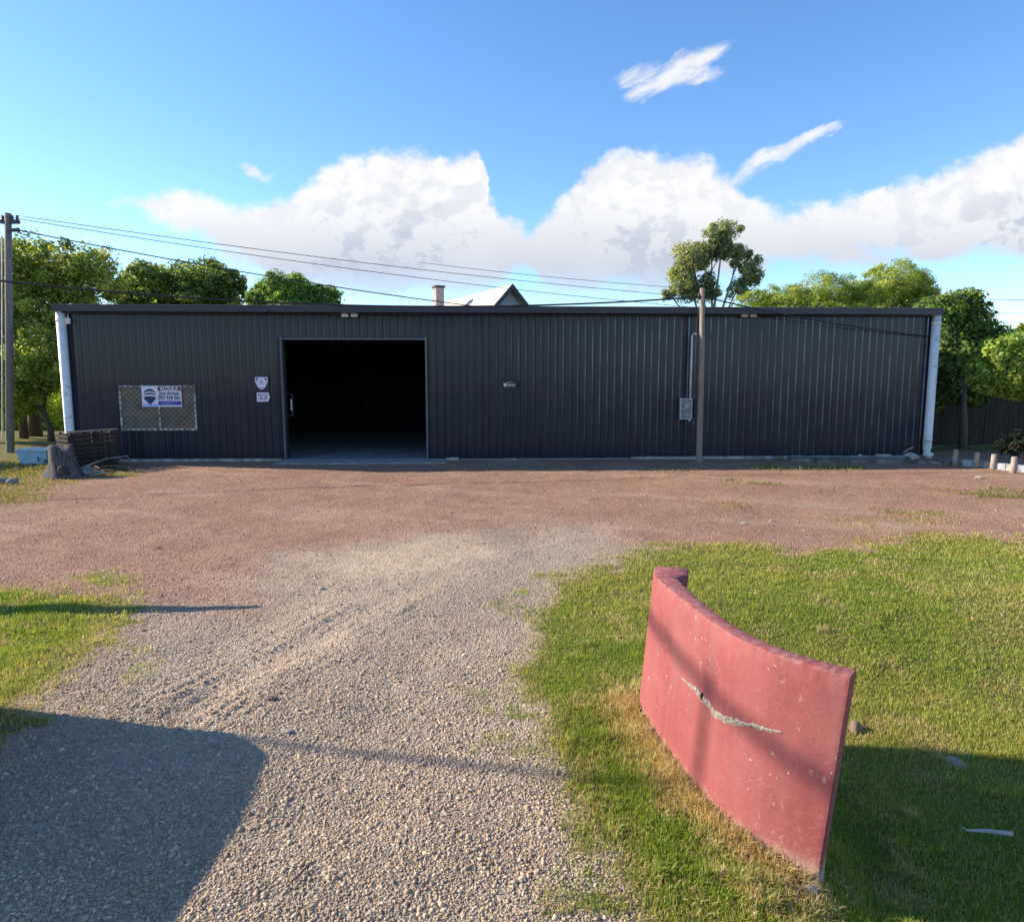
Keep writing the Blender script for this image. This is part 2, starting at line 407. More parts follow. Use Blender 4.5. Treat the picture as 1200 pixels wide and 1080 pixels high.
# ------------------------------------------------------------------ grass blades
grass_m = attr_mat('grass_blade', 0.6, transl=0.4, spec=0.3)
def blades(name, x, y, z, hgt, wid, col, label):
    n = len(x); a = RNG.random(n) * 6.283; lean = RNG.random(n) * 0.9 + 0.15; la = RNG.random(n) * 6.283
    dx, dy = np.cos(a) * wid / 2, np.sin(a) * wid / 2
    lx, ly = np.cos(la) * lean * hgt, np.sin(la) * lean * hgt
    V = np.empty((n, 5, 3))
    V[:, 0] = np.stack([x - dx, y - dy, z - 0.005], 1); V[:, 1] = np.stack([x + dx, y + dy, z - 0.005], 1)
    V[:, 2] = np.stack([x - dx * .8 + lx * .35, y - dy * .8 + ly * .35, z + hgt * .6], 1)
    V[:, 3] = np.stack([x + dx * .8 + lx * .35, y + dy * .8 + ly * .35, z + hgt * .6], 1)
    V[:, 4] = np.stack([x + lx, y + ly, z + hgt * (1 - .25 * lean)], 1)
    b = (np.arange(n) * 5)[:, None]
    F = np.concatenate([b + [0, 1, 3, 2], b + [2, 3, 4]], 1)
    st = ((np.arange(n) * 7)[:, None] + [0, 4]).ravel(); tt = np.tile([4, 3], n)
    o = np_mesh(name, V.reshape(-1, 3), F.ravel(), st, tt, grass_m, np.repeat(col, 5, 0))
    return tag(o, label, 'grass', kind='stuff')
def grass_cols(x, y, dry):
    n = len(x)
    fresh = np.array([(0.11, 0.17, 0.020), (0.15, 0.20, 0.026), (0.185, 0.21, 0.036), (0.095, 0.145, 0.018)])
    olive = np.array([(0.23, 0.225, 0.055), (0.27, 0.24, 0.07), (0.20, 0.21, 0.045)])
    straw = np.array([(0.33, 0.265, 0.145), (0.29, 0.215, 0.11), (0.38, 0.32, 0.19), (0.25, 0.17, 0.085)])
    big = fbm(x + 50, y, 0.8)
    green = sstep(big, 0.36, 0.62) * 0.50 + 0.30 + 0.6 * sstep(np.hypot(x - 0.45, (y - 4.0) * 0.6), 1.5, 0.4) + .3 * sstep(x, -2.5, -3.2)
    c = np.where((RNG.random(n) < green)[:, None], fresh[RNG.integers(0, 4, n)], olive[RNG.integers(0, 3, n)])
    c = np.where((RNG.random(n) < dry * 0.9)[:, None], straw[RNG.integers(0, 4, n)], c)
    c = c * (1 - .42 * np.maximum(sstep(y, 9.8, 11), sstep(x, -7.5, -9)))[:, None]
    return c * 1.8 * (0.75 + 0.5 * RNG.random((n, 1)))
x, y = sample_ground(1500000, 1.9, 19, 0.9, -13, 15)
zg, zgr, zs, zd = zones(x, y)
k = (RNG.random(len(x)) < zg * (0.55 + 0.45 * sstep(fbm(x, y, 4), 0.3, 0.6))) & ~((y > 17.0) & (x > -11.5) & (x < 11.5))
x, y, zd = x[k], y[k], zd[k]
w = np.maximum(0.0032, y * 0.00075) * (0.7 + 0.6 * RNG.random(len(x)))
hh = (0.014 + 0.020 * RNG.random(len(x)) ** 2) * (0.8 + 0.8 * fbm(x, y, 2.5)) * (1 + 0.5 * (zd > .6)) * np.clip(0.85 + y * .02, .9, 1.3) * (1 + 1.1 * sstep(fbm(x + 8, y, 7), .64, .78))
col = grass_cols(x, y, zd); zz = height(x, y)
rgt = x > -1.2
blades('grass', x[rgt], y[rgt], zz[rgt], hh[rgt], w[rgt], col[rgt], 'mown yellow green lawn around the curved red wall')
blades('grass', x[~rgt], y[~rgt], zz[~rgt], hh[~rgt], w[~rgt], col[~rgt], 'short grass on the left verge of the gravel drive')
# taller tufts round the foot of the wall
n = 5200
t = RNG.random(n); wb = np.array([(0.8, 4.3), (0.86, 3.8), (0.95, 3.3), (1.05, 3.0), (1.2, 2.85), (1.33, 2.72)])
seg = np.concatenate([[0], np.cumsum(np.hypot(*np.diff(wb, axis=0).T))]); t *= seg[-1]
x = np.interp(t, seg, wb[:, 0]); y = np.interp(t, seg, wb[:, 1])
x = x - np.abs(RNG.normal(0, 0.05, n)) - 0.01; y = y - np.abs(RNG.normal(0, 0.03, n))
straw = np.array([(0.42, 0.31, 0.16), (0.36, 0.25, 0.12), (0.48, 0.38, 0.22), (0.20, 0.20, 0.05)])
blades('grass', x, y, height(x, y), 0.03 + 0.06 * RNG.random(n), np.full(n, 0.0035), straw[RNG.integers(0, 4, n)] * 1.5 * (0.75 + 0.5 * RNG.random((n, 1))), 'dry straw coloured grass along the foot of the red wall')

# ------------------------------------------------------------------ curved red wall
def red_paint(name):
    m = bpy.data.materials.new(name); m.use_nodes = True; nt = m.node_tree; b = nt.nodes['Principled BSDF']
    tc = N(nt, 'ShaderNodeTexCoord'); v = tc.outputs['Object']
    n1 = noise(nt, v, 2.2, 6, 0.6); n2 = noise(nt, v, 22, 6, 0.65)
    c = mixc(nt, ramp(nt, n1, 0.3, 0.7), (0.225, 0.053, 0.054), (0.285, 0.084, 0.081))
    c = mixc(nt, M(nt, 'MULTIPLY', ramp(nt, n2, 0.45, 0.75), 0.4), c, (0.31, 0.10, 0.095))
    # flaked paint showing render, more of it low down and towards the top edge
    n3 = noise(nt, v, 26, 8, 0.7, 0.3); n4 = noise(nt, v, 3.2, 4, 0.5)
    fl = M(nt, 'MULTIPLY', ramp(nt, n3, 0.60, 0.66), ramp(nt, n4, 0.50, 0.62))
    sepv = N(nt, 'ShaderNodeSeparateXYZ'); nt.links.new(v, sepv.inputs[0])
    low = M(nt, 'ADD', ramp(nt, M(nt, 'ADD', sepv.outputs[2], M(nt, 'MULTIPLY', n2, 0.22)), 0.22, 0.05), 0, clamp=True)
    n5 = noise(nt, v, 9, 8, 0.7)
    lowf = M(nt, 'MULTIPLY', low, ramp(nt, n5, 0.42, 0.62))
    st = N(nt, 'ShaderNodeMapping'); st.inputs['Scale'].default_value = (9, 9, .8); nt.links.new(v, st.inputs[0])
    streak = noise(nt, st.outputs[0], 1.0, 6, .6)
    c = mixc(nt, M(nt, 'MULTIPLY', ramp(nt, streak, .5, .72), .45), c, (.24, .10, .095))
    c = mixc(nt, M(nt, 'MULTIPLY', ramp(nt, streak, .46, .30), .22), c, (.36, .15, .14))
    c = mixc(nt, M(nt, 'MULTIPLY', fl, .8), c, (0.56, 0.42, 0.38))
    n6 = noise(nt, v, 24, 9, .78, .8); n7 = noise(nt, v, 1.7, 3, .5)
    fl2 = M(nt, 'MULTIPLY', ramp(nt, n6, .60, .66), ramp(nt, M(nt, 'SUBTRACT', n7, M(nt, 'MULTIPLY', sepv.outputs[2], .12)), .40, .56))
    c = mixc(nt, M(nt, 'MULTIPLY', fl2, .75), c, (.58, .42, .38))
    c = mixc(nt, M(nt, 'MULTIPLY', lowf, .8), c, (.45, .31, .24))
    base = ramp(nt, M(nt, 'ADD', sepv.outputs[2], M(nt, 'MULTIPLY', n5, .12)), .115, .02)
    c = mixc(nt, M(nt, 'MULTIPLY', base, .8), c, (.43, .32, .25))
    topw = M(nt, 'MULTIPLY', ramp(nt, M(nt, 'ADD', sepv.outputs[2], M(nt, 'MULTIPLY', n5, .05)), .915, .945), ramp(nt, n2, .45, .6))
    c = mixc(nt, M(nt, 'MULTIPLY', topw, .55), c, (.33, .22, .20))
    nt.links.new(c, b.inputs['Base Color'])
    b.inputs['Roughness'].default_value = 0.72; b.inputs['Specular IOR Level'].default_value = 0.3
    hh = M(nt, 'ADD', M(nt, 'MULTIPLY', n2, 0.6), M(nt, 'ADD', M(nt, 'MULTIPLY', fl, -0.5), M(nt, 'MULTIPLY', noise(nt, v, 120, 4, 0.6), 0.25)))
    bp = N(nt, 'ShaderNodeBump'); bp.inputs['Strength'].default_value = 0.45; bp.inputs['Distance'].default_value = 0.012
    nt.links.new(hh, bp.inputs['Height']); nt.links.new(bp.outputs[0], b.inputs['Normal'])
    return m
RED = red_paint('flaking_red_paint')
def spline(pts, n):
    p = [Vector(q) for q in pts]; p = [2 * p[0] - p[1]] + p + [2 * p[-1] - p[-2]]
    out = []
    for i in range(1, len(p) - 2):
        for k in range(n):
            t = k / n; a, b, c, d = p[i - 1], p[i], p[i + 1], p[i + 2]
            out.append(0.5 * ((2 * b) + (c - a) * t + (2 * a - 5 * b + 4 * c - d) * t * t + (3 * b - a - 3 * c + d) * t ** 3))
    out.append(p[-2]); return out
WALL_PATH = [(0.875, 4.40), (0.838, 4.28), (0.828, 4.12), (0.88, 3.72), (0.965, 3.28), (1.07, 3.02), (1.20, 2.86), (1.335, 2.735)]
def curved_wall(path, mirror, lean, h, parent, rseed):
    pts = spline([(x, y, 0) for x, y in path], 16); rs = random.Random(rseed)
    bm = bmesh.new(); nz = 14; rings = []
    nrm = []
    for i, p in enumerate(pts):
        d = (pts[min(i + 1, len(pts) - 1)] - pts[max(0, i - 1)]).normalized()
        nrm.append(Vector((-d.y, d.x, 0)))        # towards the back of the wall
    L = len(pts)
    for i, p in enumerate(pts):
        ring = []; th = 0.088 if callable(h) else 0.088 + 0.035 * max(0, min(1, (p.y - 3.6) / .5)) + 0.09 * max(0, min(1, (p.y - 4.13) / .10))
        e = 1.0 if 0 < i < L - 1 else 0.94
        zb = -0.30
        hh_ = h(p) if callable(h) else h + rs.uniform(-.0012, .0012)
        prof = []
        r_ = 0.010
        for k in range(nz + 1):
            z = zb + (hh_ - r_ - zb) * k / nz; prof.append((0.0, z))
        prof += [(r_ * 0.3, hh_ - r_ * 0.3), (r_, hh_), (th * 0.5, hh_ + 0.002), (th - r_, hh_), (th - r_ * 0.3, hh_ - r_ * 0.3)]
        for k in range(nz, -1, -1):
            z = zb + (hh_ - r_ - zb) * k / nz; prof.append((th, z))
        for jj, (s_, z) in enumerate(prof):
            if nz <= jj <= nz + 5 and 0 < i < L - 1: z -= max(0, rs.gauss(-.001, .0022)); s_ += rs.gauss(0, .0016)
            s2 = (s_ - th / 2) * e + th / 2
            q = p + nrm[i] * s2
            q = q + Vector((lean[0], lean[1], 0)) * max(0, z) / .91
            ox = q.x
            ring.append(bm.verts.new((ox, q.y, z)))
        rings.append(ring)
    n = len(rings[0])
    for a, b in zip(rings, rings[1:]):
        for k in range(n - 1): bm.faces.new((a[k], a[k + 1], b[k + 1], b[k]))
    bm.faces.new(rings[0]); bm.faces.new(rings[-1])
    bmesh.ops.recalc_face_normals(bm, faces=bm.faces)
    me = bpy.data.meshes.new('curved_wall'); bm.to_mesh(me); bm.free(); me.materials.append(RED)
    for p in me.polygons: p.use_smooth = len(p.vertices) == 4
    me.set_sharp_from_angle(angle=math.radians(35))
    o = bpy.data.objects.new('wall_body', me); COL.objects.link(o); o.parent = parent
    return o
RW = empty('entrance_wall', (0, 0, 0))
tag(RW, 'low curved red entrance wall with flaking paint standing on the right lawn', 'wall')
wall_o = curved_wall(WALL_PATH, False, (0.07, -0.03), 0.91, RW, 3)
wall_o['label'] = 'curved faded red masonry panel with chipped paint'
RW2 = empty('entrance_wall', (0, 0, 0))
tag(RW2, 'guessed unseen match of the red entrance wall left of the drive, shaped for its shadow on the gravel', 'wall')
wall_2 = curved_wall([(-3.42, 4.17), (-3.34, 3.9), (-3.33, 3.3), (-3.33, 2.6), (-3.36, 1.9)], True, (0.0, 0.0), lambda p: .92 - .10 * max(0, min(1, (p.y - 3.98) / .17)) ** 1.2, RW2, 5)  # unseen twin wall guessed here, its top cut to shape the shadow's corner
# crack with grey filler, running down the face
crack_m = mat('grey_filler', (0.33, 0.27, 0.225), 0.9, var=0.55, scale=60, bump=0.8, bscale=90)
bm = bmesh.new()
face = spline([(x, y, 0) for x, y in WALL_PATH[1:]], 24)
def face_pt(px, py):                                     # where the survey ray meets the wall's face
    best = None
    d = ray(px, py)
    for p, q in zip(face, face[1:]):
        for t in (0, .5):
            c = p.lerp(q, t)
            T = ((c.x) * d.x + c.y * d.y) / (d.x ** 2 + d.y ** 2)
            z = H + d.z * T
            cc = c + Vector((0.07, -0.03, 0)) * max(0, z) / 0.91
            T = (cc.x * d.x + cc.y * d.y) / (d.x ** 2 + d.y ** 2); z = H + d.z * T
            e = abs(cc.x * d.y - cc.y * d.x)
            if best is None or e < best[0]: best = (e, Vector((cc.x, cc.y, z)), (q - p).normalized())
    return best[1], best[2]
ctrl = [(798, 793, 1), (806, 800, 3), (815, 808, 5), (822, 817, 7), (830, 825, 7), (838, 835, 7), (848, 842, 9), (860, 845, 7), (874, 848, 4.5), (890, 852, 3.5), (904, 856, 2.6), (917, 858, 1.8)]
rsn = random.Random(4); up_l, dn_l, mid_l = [], [], []
fine = []
for a_, b_ in zip(ctrl, ctrl[1:]):
    for k in range(4):
        t_ = k / 4; fine.append(tuple(a_[i] + (b_[i] - a_[i]) * t_ for i in range(3)))
fine.append(ctrl[-1])
for px, py, wd in fine:
    p, d = face_pt(px, py); nn = Vector((d.y, -d.x, 0))
    if nn.x > 0: nn = -nn
    wz = wd * p.length / 800
    up_l.append(bm.verts.new(p + nn * 0.001 + Vector((0, 0, wz * rsn.uniform(.35, .95)))))
    mid_l.append(bm.verts.new(p + nn * rsn.uniform(.003, .007) + Vector((0, 0, wz * rsn.uniform(-.2, .2)))))
    dn_l.append(bm.verts.new(p + nn * 0.001 - Vector((0, 0, wz * rsn.uniform(.35, 1.0)))))
for i in range(len(up_l) - 1):
    bm.faces.new((up_l[i], mid_l[i], mid_l[i + 1], up_l[i + 1])); bm.faces.new((mid_l[i], dn_l[i], dn_l[i + 1], mid_l[i + 1]))
bmesh.ops.recalc_face_normals(bm, faces=bm.faces)
me = bpy.data.meshes.new('filled_crack'); bm.to_mesh(me); bm.free(); me.materials.append(crack_m)
o = bpy.data.objects.new('filled_crack', me); COL.objects.link(o); o.parent = RW; o['label'] = 'ragged grey filled crack across the red face'
p, d = face_pt(823, 815)
hm = mat('dark_hole', (0.02, 0.014, 0.012), 0.95)
MB().rock((p.x - 0.002, p.y - 0.004, p.z), (0.010, 0.010, 0.018), 3, 2, 0.15).build('hole', hm, RW, True)['label'] = 'small dark hole above the crack'

# ------------------------------------------------------------------ shed
SL, SR = Vector((-11.32, 17.29, 0)), Vector((11.15, 18.22, 0))
ANG = math.atan2(SR.y - SL.y, SR.x - SL.x); SW = (SR - SL).length
SH = empty('metal_shed', SL, ANG)
tag(SH, 'long charcoal corrugated metal shed with a wide open doorway and flat eaves', 'shed')
INV = (Matrix.Translation(SL) @ Matrix.Rotation(ANG, 4, 'Z')).inverted()
def loc(px, py, off=0.0):                     # survey: pixel -> shed-local (x, z) on the front plane shifted by off
    o_ = INV @ Vector((0, 0, H)); d_ = INV.to_3x3() @ ray(px, py)
    t_ = (off - o_.y) / d_.y; q = o_ + d_ * t_
    return q.x, q.z
HT = 3.72                                      # top of the cladding
def clad_mat():
    m = bpy.data.materials.new('charcoal_sheet'); m.use_nodes = True; nt = m.node_tree; b = nt.nodes['Principled BSDF']
    tc = N(nt, 'ShaderNodeTexCoord'); v = tc.outputs['Object']
    mp = N(nt, 'ShaderNodeMapping'); mp.inputs['Scale'].default_value = (6, 1, 0.5); nt.links.new(v, mp.inputs[0])
    n1 = noise(nt, mp.outputs[0], 1.0, 6, 0.65); n2 = noise(nt, v, 1.3, 5, 0.6)
    c = mixc(nt, ramp(nt, n1, 0.3, 0.7), (0.021, 0.0270, 0.041), (0.028, 0.0355, 0.052))
    sx = N(nt, 'ShaderNodeSeparateXYZ'); nt.links.new(v, sx.inputs[0])
    wnz = N(nt, 'ShaderNodeTexWhiteNoise', noise_dimensions='1D'); nt.links.new(M(nt, 'FLOOR', M(nt, 'MULTIPLY', sx.outputs[0], 1 / .96)), wnz.inputs['W'])
    c = mixc(nt, M(nt, 'MULTIPLY', wnz.outputs[0], .5), c, (.026, .035, .058))
    lap = M(nt, 'LESS_THAN', M(nt, 'FRACT', M(nt, 'MULTIPLY', sx.outputs[0], 1 / .96)), .016)
    c = mixc(nt, M(nt, 'MULTIPLY', lap, .7), c, (.008, .010, .014))
    dust = M(nt, 'MULTIPLY', ramp(nt, M(nt, 'ADD', sx.outputs[2], M(nt, 'MULTIPLY', n2, -0.7)), 0.45, -0.35), 0.35)
    c = mixc(nt, dust, c, (0.024, 0.022, 0.024))
    nt.links.new(c, b.inputs['Base Color'])
    nt.links.new(M(nt, 'ADD', M(nt, 'MULTIPLY', n1, 0.10), 0.10), b.inputs['Roughness'])
    b.inputs['Specular IOR Level'].default_value = 0.22
    bp = N(nt, 'ShaderNodeBump'); bp.inputs['Strength'].default_value = 0.4; bp.inputs['Distance'].default_value = 0.012
    nt.links.new(n2, bp.inputs['Height']); nt.links.new(bp.outputs[0], b.inputs['Normal'])
    return m
CLAD = clad_mat()
TRIM = mat('grey_trim', (0.022, 0.026, 0.040), 0.4, var=0.15)
LTRIM = mat('light_trim', (0.10, 0.11, 0.135), 0.45, var=0.2)
CONC = mat('concrete', (0.36, 0.35, 0.33), 0.9, var=0.25, scale=5, bump=0.4, dirt=(0.2, 0.16, 0.13), dirtamt=0.6)
PITCHR = 0.192
def rib_profile(x0, x1):
    pts = []; k = math.floor(x0 / PITCHR) - 1
    while k * PITCHR < x1 + PITCHR:
        c = k * PITCHR
        pts += [(c - 0.036, 0.0), (c - 0.014, -0.022), (c + 0.014, -0.022), (c + 0.036, 0.0), (c + 0.085, 0), (c + 0.088, -0.003), (c + 0.104, -0.003), (c + 0.107, 0)]; k += 1
    out = []
    for (xa, ya), (xb, yb) in zip(pts, pts[1:]):
        if xb <= x0 or xa >= x1: continue
        if xa < x0: ya = ya + (yb - ya) * (x0 - xa) / (xb - xa); xa = x0
        if not out: out.append((xa, ya))
        if xb > x1: yb = ya + (yb - ya) * (x1 - xa) / (xb - xa); xb = x1
        out.append((xb, yb))
    return out
dx0, dzt = loc(330, 398); dx1, _ = loc(498, 398)
bm = bmesh.new()
def sheet(x0, x1, z0, z1):
    pr = rib_profile(x0, x1)
    for off, flip in ((0, False), (0.006, True)):
        lo = [bm.verts.new((a, b_ + off, z0)) for a, b_ in pr]; hi = [bm.verts.new((a, b_ + off, z1)) for a, b_ in pr]
        for i in range(len(pr) - 1):
            f = (lo[i], lo[i + 1], hi[i + 1], hi[i]); q_ = bm.faces.new(f if not flip else f[::-1])
            q_.material_index = 1 if pr[i + 1][1] < pr[i][1] - .008 else 0
XL, XR = .08, SW - .07
sheet(XL, dx0, 0.05, HT); sheet(dx1, XR, 0.05, HT); sheet(dx0, dx1, dzt, HT)
me = bpy.data.meshes.new('front_cladding'); bm.to_mesh(me); bm.free(); me.materials.append(CLAD); me.materials.append(mat('rib_glint_metal', (.046, .060, .088), .24, 1.0, var=.5, scale=3, stretch=(3, 1, .4)))  # left rib facets get their own metal colour, standing in for highlight lines
o = bpy.data.objects.new('front_cladding', me); COL.objects.link(o); o.parent = SH
DEP = 11.0
for xa_, xb_ in ((XL, XL + .05), (XR - .05, XR)):
    b = MB(); b.prism([(0.03, 0), (DEP, 0), (DEP, HT + .42), (0.03, HT + .07)], xa_, xb_)
    for v_ in b.bm.verts: v_.co = Vector((v_.co.y, v_.co.x, v_.co.z))
    b.build('side_cladding', CLAD, SH)
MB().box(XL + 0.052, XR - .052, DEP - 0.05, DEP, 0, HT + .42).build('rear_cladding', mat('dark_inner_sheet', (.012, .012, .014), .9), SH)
MB().box(XL + 0.052, XR - .052, 0.125, 0.16, HT - .1, HT + .07).build('wall_plate', CLAD, SH)
# inner frame that backs the front sheet, roof, floor
b = MB()
for z in (0.9, 1.9, 2.9, 3.5):
    if z < dzt: b.box(0.06, dx0 - .03, 0.02, 0.12, z, z + 0.06); b.box(dx1 + .03, SW - .06, 0.02, 0.12, z, z + 0.06)
    else: b.box(0.06, SW - .06, 0.02, 0.12, z, z + 0.06)
for k in range(5):
    xk = 0.3 + k * (SW - .6) / 4
    b.box(xk - .06, xk + .06, DEP - .2, DEP - .08, 0, 3.6); b.box(xk - .05, xk + .05, .2, DEP - .2, 3.55, 3.68)
b.build('steel_frame', mat('dark_steel', (0.03, 0.022, 0.022), 0.8), SH)
bm = bmesh.new()
for z in (3.80, 3.86):
    bm.faces.new([bm.verts.new(q) for q in ((XL - .01, -0.20, z), (XR + .01, -0.20, z), (XR + .01, DEP + .2, z + .35), (XL - .01, DEP + .2, z + .35))])
o = bm.edges
me = bpy.data.meshes.new('roof'); bm.to_mesh(me); bm.free(); me.materials.append(mat('roof_sheet', (0.10, 0.11, 0.13), 0.5))
o = bpy.data.objects.new('roof', me); COL.objects.link(o); o.parent = SH
b = MB(); b.box(XL - .03, XR + .03, -0.30, -0.20, HT + 0.02, 3.895); b.build('eave_fascia', TRIM, SH, bevel=0.006)
b = MB(); b.box(XL - .02, XR + .02, -0.20, 0.0, HT - 0.012, HT - 0.002); b.build('soffit', TRIM, SH)
b = MB(); b.box(XL - .04, XR + .04, -0.32, -0.19, 3.896, 3.91); b.build('roof_flashing', mat('flashing', (0.12, 0.13, 0.15), 0.4), SH)
b = MB(); b.box(dx0 - 0.035, dx0, -0.045, 0.10, 0.0, dzt + .06).box(dx1, dx1 + 0.045, -0.045, 0.10, 0.0, dzt + .06).box(dx0, dx1, -0.045, 0.10, dzt, dzt + .035); b.build('door_frame', LTRIM, SH, bevel=0.004)
b = MB(); b.box(0.06, SW - .06, 0.0, DEP - .06, -0.1, 0.03); b.build('floor', mat('shed_concrete', (0.22, 0.22, 0.23), 0.75, var=0.25, scale=2, bump=0.2), SH)
b = MB(); b.box(dx0 - .1, dx1 + .5, -0.75, -0.002, -0.1, 0.022); b.build('door_apron', mat('apron_concrete', (0.30, 0.27, 0.25), 0.85, var=0.3, scale=4, bump=0.3), SH, bevel=0.008)
b = MB()
xa, _ = loc(142, 540); xb, _ = loc(520, 540); xc, _ = loc(738, 538); xd, _ = loc(1080, 536)
for q0, q1 in ((xa, dx0 - .1), (dx1 + .5, xb + .4), (xc, xd)): MB().box(q0, q1, -0.10, -0.03, -0.1, 0.07).build('plinth', CONC, SH, bevel=0.008)
# sliding door leaf parked inside, left of the opening
hx, hz = loc(344, 474, 0.35)
b = MB()
b.box(dx0 - 3.3, dx0 + .01, 0.22, 0.27, 0.06, dzt + .1)
b.box(hx - .03, hx + .03, .225, .265, hz - .3, hz + .3).box(dx0 + .01, hx - .03, .235, .255, hz - .3, hz - .25).box(dx0 + .01, hx - .03, .235, .255, hz + .25, hz + .3)
for k in range(17): b.box(dx0 - 3.25 + k * .19, dx0 - 3.21 + k * .19, 0.205, 0.22, 0.08, dzt + .08)
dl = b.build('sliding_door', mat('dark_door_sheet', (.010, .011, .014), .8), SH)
h_ = MB().tube([(hx, 0.14, hz - .14), (hx, 0.14, hz + .14)], 0.018).box(hx - .012, hx + .012, .14, .215, hz - .13, hz - .11).box(hx - .012, hx + .012, .14, .215, hz + .11, hz + .13)
h_.build('handle', mat('pale_metal', (0.65, 0.58, 0.5), 0.4), dl)
# downpipes
PVC = mat('pale_pvc', (0.68, 0.71, 0.71), 0.45, var=0.08, dirt=(0.42, 0.42, 0.38), dirtamt=0.25)
for (tx, ty, bx, by, nm) in ((70, 366, 84, 528, 'l'), (1097, 372, 1086, 538, 'r')):
    x1, z1 = loc(tx, ty, -0.14); x2, z2 = loc(bx, by, -0.14)
    x1 = x2 = (x1 + x2) / 2; zb = 0.10
    b = MB().tube([(x1, -0.14, HT + .0), (x1, -0.14, 0.28), (x1, -0.14, .12), (x1 + (.06 if nm == 'r' else 0), -0.24, 0.05)], [0.105, 0.105, 0.105, 0.10], 20)
    dp = b.build('downpipe', PVC, SH, True)
    for z in (0.45, HT - 0.22): MB().tube([(x1, -0.14, z), (x1, -0.14, z + 0.07)], 0.114, 20).build('pipe_collar', PVC, dp, True)
for xa_, xb_ in ((XL - .02, XL + .06), (XR - .06, XR + .02)): MB().box(xa_, xb_, -0.075, -0.0, 0.02, HT - .02).build('corner_flashing', TRIM, SH)

# window with wire grille
wx0, wz1 = loc(139.5, 451.5); wx1, wz0 = loc(232, 504)
WN = MB()
WN.box(wx0, wx1, -0.055, -0.028, wz0, wz0 + .05).box(wx0, wx1, -0.055, -0.028, wz1 - .045, wz1).box(wx0, wx0 + .05, -0.055, -0.028, wz0 + .05, wz1 - .045).box(wx1 - .04, wx1, -0.055, -0.028, wz0 + .05, wz1 - .045)
wmx = (wx0 + wx1) / 2 + 0.03; WN.box(wmx - .022, wmx + .022, -0.053, -0.030, wz0 + .05, wz1 - .045)
win = WN.build('window', mat('weathered_frame', (0.44, 0.45, 0.43), 0.7, var=0.3, scale=9, dirt=(0.2, 0.15, 0.1), dirtamt=0.5), SH)
glass_m = mat('dusty_glass', (0.13, 0.122, 0.105), 0.35, var=0.4, scale=2.2, dirt=(0.24, 0.15, 0.07), dirtamt=0.35, dscale=1.6)
MB().box(wx0 + .02, wx1 - .02, -0.034, -0.029, wz0 + .02, wz1 - .02).build('pane', glass_m, win)
b = MB(); sp = 0.135
Wd, Hd = wx1 - wx0, wz1 - wz0
k = -Hd
while k < Wd:
    for sgn in (1, -1):
        s0, s1 = max(k, 0), min(k + Hd, Wd)
        if s1 - s0 < 0.05: continue
        za, zb_ = s0 - k, s1 - k
        if sgn < 0: za, zb_ = Hd - za, Hd - zb_
        b.tube([(wx0 + s0, -0.062, wz0 + za), (wx0 + s1, -0.062, wz0 + zb_)], 0.0055, 4)
    k += sp
b.build('wire_grille', mat('dark_wire', (0.10, 0.10, 0.09), 0.6), win)

# floodlights under the eave, small white junction box
white_m = mat('white_plastic', (0.66, 0.67, 0.68), 0.4, var=0.05)
black_m = mat('black_plastic', (0.015, 0.016, 0.02), 0.5)
def floodlight(px, label):
    x, z = loc(px, 369)
    r_ = empty('floodlight', SH.matrix_basis @ Vector((x, 0, z)) if False else Matrix.Translation(SL) @ Matrix.Rotation(ANG, 4, 'Z') @ Vector((x, -0.03, z)), ANG)
    tag(r_, label, 'floodlight', 'twin floodlights under the eave')
    MB().box(-.22, .22, -.05, 0, -.075, .075).build('bracket', black_m, r_, bevel=.006)
    for s in (-.115, .115):
        m4 = Matrix.Translation((s, -.12, -.01)) @ Matrix.Rotation(math.radians(-28), 4, 'X')
        MB().box(-.085, .085, -.035, .035, -.055, .055, m4).build('lamp_head', white_m, r_, bevel=.01)
    return r_
floodlight(411, 'white twin floodlight under the eave above the left part of the open doorway')
floodlight(875, 'white twin floodlight under the eave right of the middle pole')
bx, bz = loc(81.5, 376.5)
SHM = Matrix.Translation(SL) @ Matrix.Rotation(ANG, 4, 'Z')
jb = empty('junction_box', SHM @ Vector((bx, -0.03, bz)), ANG); tag(jb, 'small white junction box high beside the left downpipe', 'junction box')
MB().box(-.075, .075, -.11, -.04, -.075, .075).build('case', white_m, jb, bevel=.008)
MB().tube([(.02, -.07, .07), (.02, -.05, .2)], .012, 6).build('conduit', white_m, jb)

# ------------------------------------------------------------------ signs
navy = mat('navy_ink', (0.012, 0.018, 0.11), 0.5, var=0.05); signw = mat('sign_white', (0.66, 0.66, 0.74), 0.5, var=0.05)
maroon = mat('maroon_ink', (0.12, 0.02, 0.045), 0.5, var=0.05); blue = mat('royal_blue', (0.015, 0.035, 0.30), 0.5, var=0.05)
def sign_root(name, px, py, off, label, cat):
    x, z = loc(px, py, off); r_ = empty(name, SHM @ Vector((x, off, z)), ANG); tag(r_, label, cat); return r_
sx0, sz1 = loc(165.5, 452.5, -.08); sx1, sz0 = loc(213.5, 476.5, -.08); sw, sh_ = sx1 - sx0, sz1 - sz0
S = sign_root('rental_sign', 189.5, 464.5, -.08, 'white and blue rental sign with a balloon emblem wired on the window grille', 'sign')
MB().box(-sw / 2, sw / 2, -.006, .006, -sh_ / 2, sh_ / 2).build('board', signw, S, bevel=.002)
def flat(poly, m, name, y=-.009):
    return MB().prism(poly, y, -.0062).build(name, m, S)
ex = -sw * 0.295
